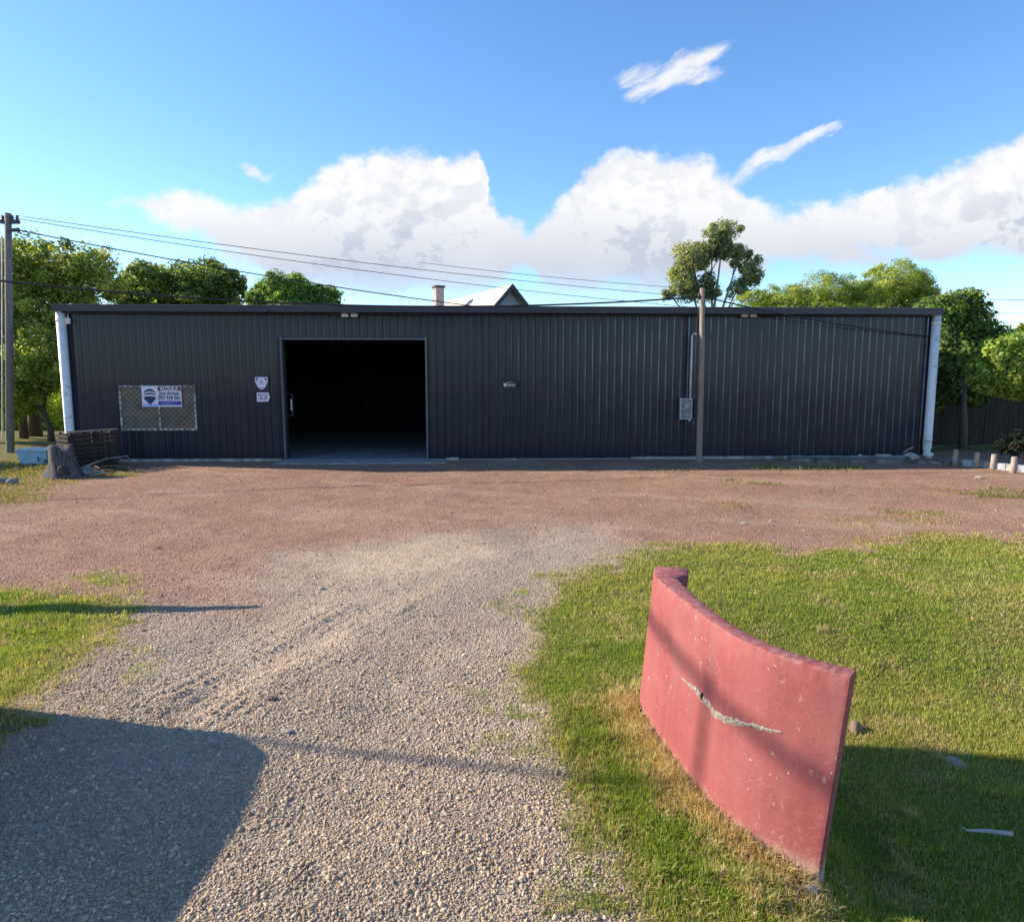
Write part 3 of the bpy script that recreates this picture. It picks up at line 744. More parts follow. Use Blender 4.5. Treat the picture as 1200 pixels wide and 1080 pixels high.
def arc_band(cx, cz, rx, rz_top, rz_bot, a0=20, a1=160, dz=0.0, n=14):
    up = [(cx + rx * math.cos(math.radians(a0 + (a1 - a0) * i / n)), cz + rz_top * math.sin(math.radians(a0 + (a1 - a0) * i / n))) for i in range(n + 1)]
    dn = [(cx + rx * math.cos(math.radians(a0 + (a1 - a0) * i / n)), cz - dz + rz_bot * math.sin(math.radians(a0 + (a1 - a0) * i / n))) for i in range(n, -1, -1)]
    return up + dn
flat(arc_band(ex, .06, .145, .135, .085, 10, 170, .015), navy, 'emblem_crown')
flat(arc_band(ex, .005, .15, .09, .06, 8, 172, .012), navy, 'emblem_band')
flat(arc_band(ex, -.045, .155, .055, -.0, 0, 180, 0)[:15] + [(ex - .02, -.195), (ex + .02, -.195)], navy, 'emblem_base')
flat([(-sw * .09, sh_ * .27), (sw * .49, sh_ * .27), (sw * .49, sh_ * .47), (-sw * .09, sh_ * .47)], maroon, 'heading_bar')
flat([(-sw * .09, -sh_ * .42), (sw * .485, -sh_ * .42), (sw * .485, -sh_ * .22), (-sw * .09, -sh_ * .22)], blue, 'footer_bar')
flat([(-sw * .47, -sh_ * .48), (-sw * .1, -sh_ * .48), (-sw * .1, -sh_ * .38), (-sw * .47, -sh_ * .38)], mat('pale_blue_ink', (0.22, 0.40, 0.75), .5, var=.05), 'footer_strip')
tcx = sw * .2
text_mesh('lettering', 'ALQUILA', .13, signw, S, (tcx, -.0115, sh_ * .365), .003, sw * .46)
text_mesh('lettering', 'Jorn Arrazar', .13, navy, S, (tcx, -.0105, sh_ * .15), .003, sw * .52)
text_mesh('lettering', '093 938 041', .145, navy, S, (tcx, -.0105, -sh_ * .08), .003, sw * .55)
MB().box(-sw * .03, sw * .42, -.0115, -.0092, -sh_ * .30, -sh_ * .28).build('small_print', mat('faded_print', (.35, .37, .6), .5), S)
MB().box(-sw * .0, sw * .30, -.0115, -.0092, -sh_ * .37, -sh_ * .35).build('small_print', mat('faded_print', (.35, .37, .6), .5), S)
# shield badge
S = sign_root('badge_sign', 306.5, 449, -.036, 'navy square badge sign with a white shield left of the doorway', 'sign')
MB().box(-.19, .19, -.006, .006, -.19, .19).build('board', mat('badge_navy', (0.012, 0.016, 0.05), .5, var=.1), S, bevel=.004)
MB().prism([(-.155, .155), (.155, .155), (.155, .03), (.09, -.10), (0, -.165), (-.09, -.10), (-.155, .03)], -.009, -.0062).build('shield_border', signw, S)
MB().prism([(-.13, .13), (.13, .13), (.13, .03), (.08, -.085), (0, -.14), (-.08, -.085), (-.13, .03)], -.011, -.0092).build('shield_field', navy, S)
MB().prism([(.125 * math.cos(k * math.pi / 12), .012 + .125 * math.sin(k * math.pi / 12)) for k in range(24)], -.013, -.0112).build('medallion', signw, S)
MB().prism([(-.05, .065), (-.01, .075), (.045, .035), (.03, .02), (-.005, .045), (-.045, .05)], -.015, -.0132).build('figure', navy, S)
MB().prism([(-.06, -.02), (0, .005), (.06, -.02), (.045, -.035), (0, -.015), (-.045, -.035)], -.015, -.0132).build('figure', mat('slate_ink', (.12, .14, .25), .5), S)
S = sign_root('number_sign', 308.5, 465.2, -.036, 'small white sign with dark telephone digits below the shield badge', 'sign')
MB().prism([(-.16, .115), (.15, .115), (.15, .04), (.17, .0), (.12, -.115), (-.16, -.115)], -.006, .006).build('board', signw, S)
text_mesh('lettering', 'MONITOREO', .06, navy, S, (0, -.0075, .055), .001, .26)
text_mesh('lettering', '632 57', .10, navy, S, (-.01, -.0075, -.035), .004, .24)
S = sign_root('plaque', 597, 451, -.036, 'small black plaque with a white shield emblem on the wall right of the doorway', 'sign')
MB().box(-.17, .17, -.006, .006, -.095, .095).build('board', black_m, S, bevel=.004)
MB().prism([(-.15, .04), (-.07, .04), (-.07, -.01), (-.11, -.05), (-.15, -.01)], -.010, -.0062).build('shield', white_m, S)
b = MB()
for k in range(6): b.box(-.05 + k * .034, -.05 + k * .034 + .027, -.010, -.0062, -.028, .022)
b.build('lettering', mat('grey_ink', (.4, .4, .42), .5), S)
MB().box(-.09, .08, -.010, -.0062, .06, .075).build('top_line', mat('grey_ink', (.4, .4, .42), .5), S)

# ------------------------------------------------------------------ meter box with conduit
x0, z1 = loc(796.5, 466.5, -.1); x1, z0 = loc(809.5, 491, -.1)
mxc = (x0 + x1) / 2; mw = x1 - x0; mh = z1 - z0
MBX = empty('meter_box', SHM @ Vector((mxc, -.03, z0)), ANG); tag(MBX, 'grey electricity meter box with a white riser pipe on the wall beside the middle pole', 'meter box')
gbox = mat('grey_enamel', (0.17, 0.21, 0.22), 0.5, var=0.3, scale=8, dirt=(0.1, 0.09, 0.08), dirtamt=.4)
MB().box(-mw / 2, mw / 2, -.13, 0, 0, mh).build('case', gbox, MBX, bevel=.006)
b = MB(); fr = .028
b.box(-mw / 2 - .005, -mw / 2 + fr, -.145, -.13, 0, mh).box(mw / 2 - fr, mw / 2 + .005, -.145, -.13, 0, mh).box(-mw / 2 + fr, mw / 2 - fr, -.145, -.13, 0, fr).box(-mw / 2 + fr, mw / 2 - fr, -.145, -.13, mh - fr, mh)
b.build('door_rim', mat('pale_rim', (0.34, 0.39, 0.40), .5), MBX)
MB().tube([(.02, -.13, mh * .62), (.02, -.165, mh * .62)], .065, 20).build('meter_dial', mat('meter_face', (0.32, 0.38, 0.37), .3), MBX)
MB().box(-.06, .08, -.15, -.13, .07, .16).build('breaker_panel', mat('panel_grey', (0.22, .25, .25), .5), MBX)
cx_, cz_ = loc(811, 391, -.06)
px_ = mw / 2 - .03
MB().tube([(px_, -.06, mh), (px_, -.06, cz_ - z0 - .05), (px_ + .02, -.07, cz_ - z0 - .005), (px_ + .08, -.09, cz_ - z0 + .0), (px_ + .12, -.1, cz_ - z0 - .05)], .026, 10).build('riser_pipe', mat('white_conduit', (0.62, 0.62, 0.64), .4, var=.1), MBX, True)
MB().tube([(px_ - .01, -.06, 0), (px_ - .01, -.06, -.05)], .035, 10).build('pipe_stub', mat('white_conduit', (0.6, .6, .6), .4), MBX, True)

# ------------------------------------------------------------------ utility poles and cables
wood = mat('weathered_pole', (0.24, 0.185, 0.15), 0.85, var=0.35, scale=5, bump=0.6, bscale=14, stretch=(6, 6, .5))
grey_wood = mat('grey_pole', (0.19, 0.165, 0.14), 0.85, var=0.3, scale=5, bump=0.5, bscale=14, stretch=(6, 6, .5))
pb = gp(819, 541)
MP = empty('utility_pole', pb); tag(MP, 'slim wooden pole standing before the shed beside the meter box', 'pole')
MB().tube([(0, 0, -.3), (.0, 0, 0), (-.005, 0, 1.5), (-.02, 0, 3.0), (-.06, 0, 4.33)], [.078, .076, .072, .066, .058], 14).build('shaft', wood, MP, True)
b = MB().box(-.14, .02, -.03, .03, 4.06, 4.12); b.tube([(-.13, 0, 4.09), (-.13, 0, 4.20)], .03, 8); b.build('insulator_bracket', mat('rusty_iron', (0.08, 0.05, 0.04), .7), MP)
lb = gp(12, 530)
LP = empty('utility_pole', lb); tag(LP, 'tall grey pole at the left edge among the trees', 'pole')
ltx = at(10, 252, lb.y).x - lb.x
MB().tube([(0, 0, -.3), (0, 0, 0), (ltx * .45, 0, 3.0), (ltx * .98, 0, 6.62)], [.108, .105, .098, .085], 16).build('shaft', grey_wood, LP, True)
b = MB().box(-.22 + ltx, .28 + ltx, -.06, .04, 6.34, 6.44)
for s in (-.16, .1, .24): b.tube([(s + ltx, -.01, 6.42), (s + ltx, -.01, 6.56)], .035, 8)
b.tube([(.10 + ltx, -.1, 6.15), (.33 + ltx, -.1, 6.15)], .05, 8)
b.build('crossarm', mat('dark_timber', (0.07, .06, .055), .8), LP)
MB().tube([(-.12, -.09, .4), (-.10 + ltx * .9, -.11, 6.0)], .02, 6).build('riser_wire', mat('pale_tube', (.5, .48, .45), .6), LP)
cable_m = mat('black_cable', (0.014, 0.014, 0.018), 0.5)
def cable(p0, p1, sag, r_, label, n=40, group=None):
    p0, p1 = Vector(p0), Vector(p1)
    pts = [p0.lerp(p1, i / n) - Vector((0, 0, 4 * sag * (i / n) * (1 - i / n))) for i in range(n + 1)]
    o = MB().tube(pts, r_, 6).build('overhead_cable', cable_m, None, True); return tag(o, label, 'cable', group)
A = lb + Vector((ltx * .98, 0, 0))
cable(A + Vector((.24, -.01, 6.56)), (30, 34, 5.25), .80, .010, 'thin uppermost cable from the left pole passing behind the roof to the right')
cable(A + Vector((.10, -.01, 6.5)), (30, 34.6, 4.9), .95, .010, 'thin second cable just below the uppermost one off the left pole')
cable(A + Vector((.30, -.10, 6.15)), (30, 33.4, 5.0), 1.63, .017, 'thick sagging cable dipping from the left pole behind the shed roof')
cable((-6, 46, 9.6), (44, 44, 7.2), 1.0, .016, 'faint distant cable crossing the sky beyond the gable roof')
mt = pb + Vector((-.06, -.03, 4.12))
cable((-20, 14.1, 5.6), mt, .92, .022, 'black cable slung low across the shed eave from the left to the middle pole')
cable(mt, SHM @ Vector((SW - .02, -.05, 3.18)), .10, .018, 'black cable from the middle pole down to the right corner of the shed')
q0 = pb + Vector((-.09, -.02, 4.05)); q1 = SHM @ Vector((mxc + px_ + .12, -.14, cz_ - .05))
o = MB().tube([q0, q0.lerp(q1, .35) + Vector((-.05, 0, -.15)), q0.lerp(q1, .8) + Vector((-.02, 0, -.12)), q1], .010, 6).build('drop_wire', cable_m, None, True)
tag(o, 'short black drop wire from the pole top to the riser pipe of the meter', 'cable')
# guessed unseen pole left of the view, kept thin to soften its shadow: its shadow crosses the drive and the crossarm's lies on the red wall
SPL = empty('utility_pole', (-11.5, 5.74, 0)); tag(SPL, 'guessed unseen slim pole with a crossarm left of the view, placed for the soft shadow across the drive', 'pole')
MB().tube([(0, 0, -.3), (0, 0, 0), (0, 0, 3.2), (0, 0, 6.62)], [.036, .034, .03, .026], 14).build('shaft', wood, SPL, True)
b = MB().box(-.025, .025, -1.15, 1.15, 6.48, 6.525)
for s_ in (-1.05, -.5, .5, 1.05): b.tube([(0, s_, 6.525), (0, s_, 6.60)], .018, 8)
b.build('crossarm', mat('dark_timber', (0.07, .06, .055), .8), SPL)
# unseen rail added left of the drive to cast the thin verge shadow
TR = empty('shadow_rail', (-5.55, 6.80, 0)); tag(TR, 'unseen round rail added left of the drive to cast the thin shadow on the verge', 'barrier')
MB().tube([(0, 0, 1.5), (-1.2, -.06, 1.52), (-3.2, -.1, 1.5), (-6, -.12, 1.5)], [.03, .10, .13, .14], 12).build('rail', wood, TR, True)
for s in (-3.4, -5.6): MB().tube([(s, .05, -.2), (s, .05, 1.40)], .09, 10).build('post', wood, TR, True)

# ------------------------------------------------------------------ house beyond the shed
HY = 38.0
pk = at(597, 335, HY); ev0 = at(579, 362, HY); chx = at(514, 345, HY)
HRZ = math.radians(26.6)
HS = empty('house', (pk.x, HY, 0), HRZ); tag(HS, 'pale roofed gabled house showing above the shed roof', 'house')
pz = pk.z; sl_ = 1.08; ez = 3.0; hw = (pz - ez) / sl_
MB().prism([(-hw + .3, 0), (hw - .3, 0), (hw - .3, ez + .1), (0, pz - .25), (-hw + .3, ez + .1)], .0, 12).build('wall', mat('blue_grey_render', (0.30, 0.36, 0.42), .85, var=.1), HS)
roof_w = mat('pale_roof', (0.55, 0.49, 0.40), 0.6, var=.12, scale=2)
for s_ in (-1, 1):
    MB().prism([(s_ * (hw + .1), ez - .05), (0, pz + .06), (0, pz - .12), (s_ * (hw + .1), ez - .23)], -.3, 12.3).build('roof', roof_w, HS)
    MB().prism([(s_ * (hw + .15), ez - .10), (0, pz + .075), (0, pz - .22), (s_ * (hw + .15), ez - .38)], -.42, -.302).build('bargeboard', mat('dark_barge', (0.03, 0.035, 0.05), .6), HS)
chp = Matrix.Rotation(-HRZ, 4, 'Z') @ (at(514, 345, HY + 4) - Vector((pk.x, HY, 0)))
cx2 = 0.0; ct = at(514, 335, HY + 4).z
CH = MB().box(-.25, .25, -.25, .25, 0, ct - .12, Matrix.Translation((chp.x, chp.y, 0))).build('chimney', mat('chimney_brick', (0.34, 0.29, 0.27), .9, var=.3, scale=8), HS)
MB().box(-.32, .32, -.32, .32, ct - .12, ct, Matrix.Translation((chp.x, chp.y, 0))).build('chimney_cap', mat('dark_cap', (.06, .06, .07), .8), CH)

# ------------------------------------------------------------------ trees
leaf_m = attr_mat('leaf', 0.55, transl=0.48, spec=0.35)
bark = mat('bark', (0.12, 0.09, 0.065), 0.9, var=.4, scale=9, bump=.8, bscale=20, stretch=(4, 4, .7))
bark_l = mat('pale_bark', (0.34, 0.29, 0.23), 0.85, var=.35, scale=7, bump=.5, bscale=15, stretch=(4, 4, .7))
def leaves(lobes, n, size, pal, droop=0.0, clump=0.22, nclump=14, shell=0.55, aspect=0.5, jit=.3, fill=.38):
    n = int(n * 2.3); nclump = int(nclump * 1.7); clump *= .85; size *= .78
    vols = np.array([(l[3] * l[4] * l[5]) ** (2 / 3) for l in lobes]); cnt = (n * vols / vols.sum()).astype(int)
    P, Nn, Cc = [], [], []
    pal = np.array(pal)
    for (cx, cy, cz, rx, ry, rz), c in zip(lobes, cnt):
        m_ = max(4, int(nclump))
        d = RNG.normal(size=(m_, 3)); d /= np.linalg.norm(d, axis=1)[:, None]
        rad = shell + (1 - shell) * RNG.random((m_, 1)) ** 0.6
        cen = d * rad
        cs = clump * (0.55 + 0.9 * RNG.random(m_)); cb = 0.72 + 0.56 * RNG.random(m_); cp = RNG.integers(0, len(pal), m_)
        k = RNG.integers(0, m_, c)
        off = RNG.normal(size=(c, 3)); off /= np.linalg.norm(off, axis=1)[:, None]; off *= (RNG.random((c, 1)) ** 0.45) * cs[k][:, None] * 1.5
        off[:, 2] -= droop * np.abs(RNG.normal(size=c)) * cs[k]
        q = cen[k] + off
        fl_ = RNG.random(c) < fill                      # loose leaves between the clumps
        dd = RNG.normal(size=(c, 3)); dd /= np.linalg.norm(dd, axis=1)[:, None]
        dd *= (RNG.random((c, 1)) ** .5) * (.92 + .22 * np.sin(dd[:, :1] * 7 + cx) * np.cos(dd[:, 1:2] * 6 + cz) * np.cos(dd[:, 2:] * 8))
        q = np.where(fl_[:, None], dd, q)
        P.append(q * [rx, ry, rz] + [cx, cy, cz])
        nn = off * 1.2 + cen[k] * .5 + RNG.normal(size=(c, 3)) * 0.35 + [0, 0, 0.25]
        Nn.append(nn / np.linalg.norm(nn, axis=1)[:, None])
        pc = np.where((RNG.random(c) < .75)[:, None], pal[cp[k]], pal[RNG.integers(0, len(pal), c)])
        Cc.append(pc * cb[k][:, None] * (1 + (RNG.random((c, 1)) - .5) * 2 * jit))
    P, Nn, Cc = map(np.concatenate, (P, Nn, Cc)); n = len(P)
    r_ = RNG.normal(size=(n, 3)); r_[:, 2] -= droop * 2
    T = r_ - (r_ * Nn).sum(1)[:, None] * Nn; T /= np.linalg.norm(T, axis=1)[:, None]
    B = np.cross(Nn, T); s = size * (0.6 + 0.8 * RNG.random((n, 1)))
    V = np.stack([P - T * s * .5, P + B * s * aspect * .5 + Nn * s * .06, P + T * s * .5, P - B * s * aspect * .5 + Nn * s * .06], 1)
    return V.reshape(-1, 3), np.repeat(Cc, 4, 0)
def leaf_obj(name, V, C, parent):
    nf = len(V) // 4
    return np_mesh(name, V, np.arange(nf * 4), np.arange(nf) * 4, np.full(nf, 4), leaf_m, np.clip(C * 3.0, 0.005, 1), parent)
def tree(name, base, lobes, n, size, pal, label, trunk_r=.18, limb_r=.07, group=None, mt=None, cat='tree', fork=.35, droop=0, clump=.22, nclump=14, shell=.55, aspect=.5, seed=1, lean=(0, 0), fill=.38):
    base = Vector(base); rs = random.Random(seed)
    R_ = empty(name, base); tag(R_, label, cat, group)
    lb_ = [(l[0] - base.x, l[1] - base.y, l[2] - base.z, *l[3:]) for l in lobes]
    ctr = Vector((sum(l[0] for l in lb_) / len(lb_), sum(l[1] for l in lb_) / len(lb_), sum(l[2] for l in lb_) / len(lb_)))
    fk = Vector((ctr.x * .3 + lean[0], ctr.y * .3 + lean[1], max(.5, ctr.z * fork)))
    b = MB()
    b.tube([(0, 0, -.2), (.02, .01, fk.z * .35), fk * .7 + Vector((rs.uniform(-.06, .06), 0, 0)), fk], [trunk_r * 1.25, trunk_r, trunk_r * .85, trunk_r * .75], 10)
    b.build('trunk', mt or bark, R_, True)
    b = MB()
    for l in lb_:
        e = Vector(l[:3]) + Vector((rs.uniform(-.2, .2) * l[3], rs.uniform(-.2, .2) * l[4], l[5] * .45))
        m1 = fk.lerp(e, .35) + Vector((rs.uniform(-.15, .15), rs.uniform(-.15, .15), .1)) * l[3] * .5
        m2 = fk.lerp(e, .7) + Vector((rs.uniform(-.15, .15), rs.uniform(-.15, .15), .05)) * l[3] * .5
        b.tube([fk - Vector((0, 0, .15)), m1, m2, e], [limb_r * 1.3, limb_r, limb_r * .6, limb_r * .2], 7)
        for _ in range(4):
            d = Vector((rs.uniform(-1, 1) * l[3], rs.uniform(-1, 1) * l[4], rs.uniform(-.3, .9) * l[5])) * .8
            s0 = m2.lerp(e, rs.random() * .7)
            b.tube([s0, s0.lerp(Vector(l[:3]) + d, .5) + Vector((0, 0, .08)), Vector(l[:3]) + d], [limb_r * .45, limb_r * .3, limb_r * .1], 5)
    b.build('limbs', mt or bark, R_, True)
    V, C = leaves(lb_, n, size, pal, droop, clump, nclump, shell, aspect, .3, fill)
    leaf_obj('crown', V, C, R_)
    return R_
DK = [(0.022, 0.042, 0.012), (0.034, 0.058, 0.016), (0.05, 0.075, 0.02)]
OL = [(0.10, 0.130, 0.024), (0.13, 0.145, 0.030), (0.080, 0.112, 0.022), (0.15, 0.15, 0.034)]
GR = [(0.055, 0.105, 0.018), (0.075, 0.13, 0.024), (0.045, 0.085, 0.018)]
YG = [(0.125, 0.15, 0.028), (0.10, 0.13, 0.026), (0.15, 0.16, 0.036), (0.085, 0.11, 0.025)]
EU = [(0.075, 0.098, 0.05), (0.095, 0.115, 0.06), (0.055, 0.075, 0.042), (0.12, 0.125, 0.055)]
def lobe(px, py, Y, rpx, rpy, ry=None):
    c = at(px, py, Y); k = Y / 800.0
    return (c.x, c.y, c.z, rpx * k, ry if ry else (rpx + rpy) * .5 * k, rpy * k)
# left side
Y = 25
tree('broadleaf_tree', (at(40, 500, Y).x, Y, 0), [lobe(30, 320, Y, 62, 42), lobe(95, 325, Y, 45, 42), lobe(-40, 330, Y, 70, 60), lobe(70, 370, Y, 50, 35), lobe(5, 385, Y, 55, 40)], 26000, .17, OL + DK[1:2],
     'big olive and yellowish tree behind the left pole', .22, seed=3, nclump=26, clump=.17)
Y = 23
tree('broadleaf_tree', (at(60, 520, Y).x, Y, 0), [lobe(48, 425, Y, 40, 42), lobe(20, 455, Y, 34, 34), lobe(80, 420, Y, 22, 40), lobe(-30, 440, Y, 50, 50)], 16000, .14, YG[1:] + GR[:2] + OL[:2],
     'smaller loose green tree with a slim trunk between the left pole and the shed', .10, .045, seed=5, fork=.5, nclump=22, clump=.17)
Y = 29
tree('sunlit_bush', (at(45, 520, Y).x, Y, 0), [lobe(30, 480, Y, 36, 34), lobe(62, 485, Y, 24, 34), lobe(0, 485, Y, 34, 34), lobe(85, 500, Y, 20, 26)], 9000, .15, [(0.2, 0.23, 0.03), (0.16, 0.2, .028), (0.24, .25, .04)],
     'bright sunlit yellow green bush low behind the left trees', .06, .03, seed=6, cat='bush', nclump=20)
Y = 34
tree('broadleaf_tree', (at(215, 400, Y).x, Y, 0), [lobe(235, 332, Y, 42, 30), lobe(180, 332, Y, 42, 24), lobe(150, 345, Y, 25, 20), lobe(268, 342, Y, 22, 24), lobe(205, 350, Y, 55, 22)], 20000, .20, DK + OL[:2] + DK[1:2],
     'dark rounded tree behind the left end of the shed roof', .25, seed=8, nclump=24, clump=.17)
Y = 31
tree('broadleaf_tree', (at(345, 400, Y).x, Y, 0), [lobe(335, 345, Y, 36, 26), lobe(375, 350, Y, 26, 16), lobe(305, 352, Y, 18, 16), lobe(345, 365, Y, 50, 22)], 15000, .17, GR + DK[2:],
     'bright green rounded tree behind the shed roof left of the chimney', .2, seed=9, nclump=22, clump=.18)
# eucalyptus
Y = 44
tree('eucalyptus_tree', (at(832, 420, Y).x, Y, 0), [lobe(848, 272, Y, 20, 17), lobe(838, 292, Y, 16, 16), lobe(812, 300, Y, 24, 20), lobe(866, 298, Y, 14, 14), lobe(880, 318, Y, 15, 17), lobe(798, 325, Y, 17, 20), lobe(822, 338, Y, 24, 18), lobe(783, 345, Y, 8, 8), lobe(868, 338, Y, 14, 12)],
     14000, .23, EU, 'tall thin crowned eucalyptus rising behind the roof at the middle pole', .20, .085, mt=bark_l, seed=12, fork=.45, droop=.25, clump=.25, nclump=10, shell=.4, aspect=.4, fill=.27)
# willowy mass behind the roof, right
Y = 33
tree('willow_tree', (at(930, 420, Y).x, Y, 0), [lobe(968, 342, Y, 44, 22), lobe(920, 350, Y, 32, 18), lobe(885, 355, Y, 24, 16), lobe(1005, 350, Y, 28, 22), lobe(940, 368, Y, 80, 22)], 26000, .15, YG + GR[:1],
     'low feathery yellow green tree above the right half of the shed roof', .16, seed=14, droop=.35, nclump=30, clump=.16, aspect=.25)
Y = 36
tree('willow_tree', (at(1055, 420, Y).x, Y, 0), [lobe(1050, 332, Y, 40, 26), lobe(1075, 345, Y, 26, 26), lobe(1025, 350, Y, 24, 24), lobe(1055, 365, Y, 45, 25)], 22000, .17, YG,
     'taller feathery yellow green tree above the right end of the shed roof', .18, seed=15, droop=.35, nclump=28, clump=.16, aspect=.25)
Y = 21.6
tree('broadleaf_tree', (at(1126, 540, 20.6).x, 20.6, 0), [lobe(1105, 365, Y, 30, 22), lobe(1140, 378, Y, 22, 24), lobe(1118, 410, Y, 36, 36), lobe(1150, 420, Y, 30, 40), lobe(1115, 440, Y, 26, 24), lobe(1108, 395, Y, 24, 40), lobe(1130, 355, Y, 26, 18), lobe(1140, 450, Y, 34, 26), lobe(1106, 420, Y, 24, 44), lobe(1125, 455, Y, 34, 22), lobe(1102, 440, Y, 20, 44), lobe(1160, 400, Y, 26, 26)], 20000, .15, GR[:1] + DK + YG[1:2],
     'dense tree with a brown trunk standing against the fence right of the shed', .11, .06, seed=17, nclump=24, clump=.18, fork=.6)
Y = 17.6
tree('broadleaf_tree', (13.9, 17.9, 0), [lobe(1172, 425, Y, 30, 30), lobe(1200, 415, Y, 34, 32), lobe(1160, 447, Y, 22, 16), lobe(1235, 430, Y, 40, 40), lobe(1190, 452, Y, 24, 16)], 9000, .16, YG[:2] + GR[:2],
     'leafy bright green tree reaching in from the right edge in front of the fence', .09, .04, seed=18, nclump=20, clump=.2, fork=.6)
for i, (px_, Y, w_, h_, pal, lab) in enumerate([(1190, 30, 70, 60, DK, 'dark tree filling the gap behind the right fence'), (-60, 30, 90, 80, DK, 'dark tree beyond the left edge behind the olive tree')]):
    tree('broadleaf_tree', (at(px_, 500, Y).x, Y, 0), [lobe(px_ - 25, 450, Y, w_ * .6, h_ * .5), lobe(px_ + 30, 455, Y, w_ * .6, h_ * .6), lobe(px_, 480, Y, w_, 30)], 12000, .2, pal, lab, .2, seed=30 + i)
tree('bush', (-18.4, 17.0, 0), [(-18.4, 17.0, 2.3, 1.7, 1.3, 1.0), (-17.4, 17.2, 1.6, 1.2, 1.0, .8), (-19.4, 16.8, 1.6, 1.2, 1.0, .8)], 5000, .16, DK + GR[:1], 'dense dark unseen bush added beyond the left edge to shade the verge by the pole', .1, .05, cat='bush', seed=41)  # out-of-view bush, added to throw shade on the verge
# slim trunks at the left
for i, (px_, Y, lab) in enumerate([(27, 24.0, 'slim bare trunk just right of the left pole')]):
    b0 = gp(px_, 515); b0 = Vector((at(px_, 500, Y).x, Y, 0))
    R_ = empty('bare_tree', b0); tag(R_, lab, 'tree')
    MB().tube([(0, 0, -.1), (.03, 0, 1.2), (-.03, 0, 2.5), (.05, 0, 3.8)], [.15, .13, .11, .08], 10).build('trunk', bark, R_, True)
    MB().tube([(-.03, 0, 2.4), (.35, .1, 3.2), (.5, .1, 4.0)], [.07, .05, .03], 8).build('limb', bark, R_, True)

# ------------------------------------------------------------------ fence, kerb, bollards and shrub at the right
fw = mat('dark_fence_board', (0.04, 0.027, 0.019), 0.9, var=.5, scale=3, bump=.5, bscale=25, stretch=(5, 5, .5))
f0 = Vector((11.3, 21.2, 0)); f1 = Vector((26, 21.8, 0))
FN = empty('board_fence', f0, math.atan2(f1.y - f0.y, f1.x - f0.x)); tag(FN, 'dark brown vertical board fence running right from the shed', 'fence')
L_ = (f1 - f0).length; b = MB(); xk = 0; rs = random.Random(3)
while xk < L_:
    hgt = 2.05 + rs.uniform(-.06, .06); b.box(xk, xk + .145, rs.uniform(-.006, .006), .022 + rs.uniform(-.004, .004), .03, hgt); xk += .152
b.build('boards', fw, FN)
MB().box(0, L_, .028, .07, .4, .5).box(0, L_, .028, .07, 1.5, 1.6).build('rails', fw, FN)
for k in range(7): MB().box(.1 + k * 2.35, .22 + k * 2.35, .072, .18, 0, 2.0).build('post', fw, FN)
k0, k1 = gp(1127, 545.5), gp(1206, 554)
KB = empty('kerb', k0, math.atan2(k1.y - k0.y, k1.x - k0.x)); tag(KB, 'pale painted low kerb running off the right edge below the fence', 'kerb')
b = MB(); kl = (k1 - k0).length
for k in range(9): b.box(k * kl / 6, (k + .985) * kl / 6, 0, .16, -.1, .15)
b.build('kerb_stones', mat('pale_kerb', (0.36, 0.39, 0.44), .8, var=.2, scale=6, dirt=(.3, .27, .24), dirtamt=.4), KB, bevel=.012)
g0, g1 = gp(928, 541), gp(1122, 545)
LD = empty('ledge', g0, math.atan2(g1.y - g0.y, g1.x - g0.x)); tag(LD, 'rough low concrete ledge along the foot of the shed wall at its right end', 'ledge')
gl = (g1 - g0).length; b = MB(); rs = random.Random(8); xk = 0
while xk < gl:
    w_ = rs.uniform(.5, .9); b.box(xk, min(gl, xk + w_ - .012), rs.uniform(0, .04), .55, -.1, .09 + rs.uniform(-.015, .015)); xk += w_
b.build('slabs', mat('dirty_slab', (0.20, 0.175, 0.16), .9, var=.35, scale=4, bump=.5, dirt=(.10, .075, .06), dirtamt=.6), LD, bevel=.012)
post_w = mat('bollard_wood', (0.33, 0.27, 0.21), .9, var=.35, scale=6, bump=.5, bscale=30, stretch=(5, 5, .6))
for i, (px_, py_, tp, hw_, lab) in enumerate([(1118.5, 545.5, 527, 2.7, 'short grey wooden bollard nearest the shed corner'), (1143.5, 548, 530.5, 2.8, 'short wooden bollard before the left end of the pale kerb'), (1163.5, 549.5, 532.5, 3.0, 'short wooden bollard with a pale cut top before the pale kerb'), (1187, 554.5, 535.5, 3.2, 'sunlit short wooden bollard beside the dark shrub')]):
    p = gp(px_, py_); t_ = at(px_, tp, p.y).z; r_ = hw_ * p.y / 800
    R_ = empty('bollard', p); tag(R_, lab, 'bollard', 'short wooden bollards along the pale kerb')
    MB().tube([(0, 0, -.1), (0, 0, .1), (.005, 0, t_ - .012), (.006, 0, t_)], [r_ * 1.05, r_, r_ * .97, r_ * .8], 14).build('post', post_w, R_, True)
    MB().tube([(.006, 0, t_ + .001), (.006, 0, t_ + .006)], r_ * .78, 14).build('cut_top', mat('cut_wood', (.5, .43, .34), .9, var=.2), R_)
sb = gp(1196, 551) + Vector((.1, .35, 0))
shrub = tree('shrub', sb, [(sb.x - .05, sb.y, .55, .42, .35, .28), (sb.x + .3, sb.y, .7, .4, .35, .3), (sb.x - .25, sb.y, .5, .3, .25, .18)], 420, .2, [(0.010, 0.015, 0.008), (.018, .024, .012)], 'dark strappy leaved shrub beside the rightmost bollard', .03, .018, cat='shrub', seed=21, aspect=.22, nclump=10, shell=.3)
for k in range(7):
    MB().rock((-.02 + rs.uniform(-.2, .25), -.3 + rs.uniform(-.05, .05), .25 + rs.uniform(-.2, .3)), (.022, .022, .02), k, 1).build('bloom', mat('red_petal', (.22, .015, .03), .6), shrub)
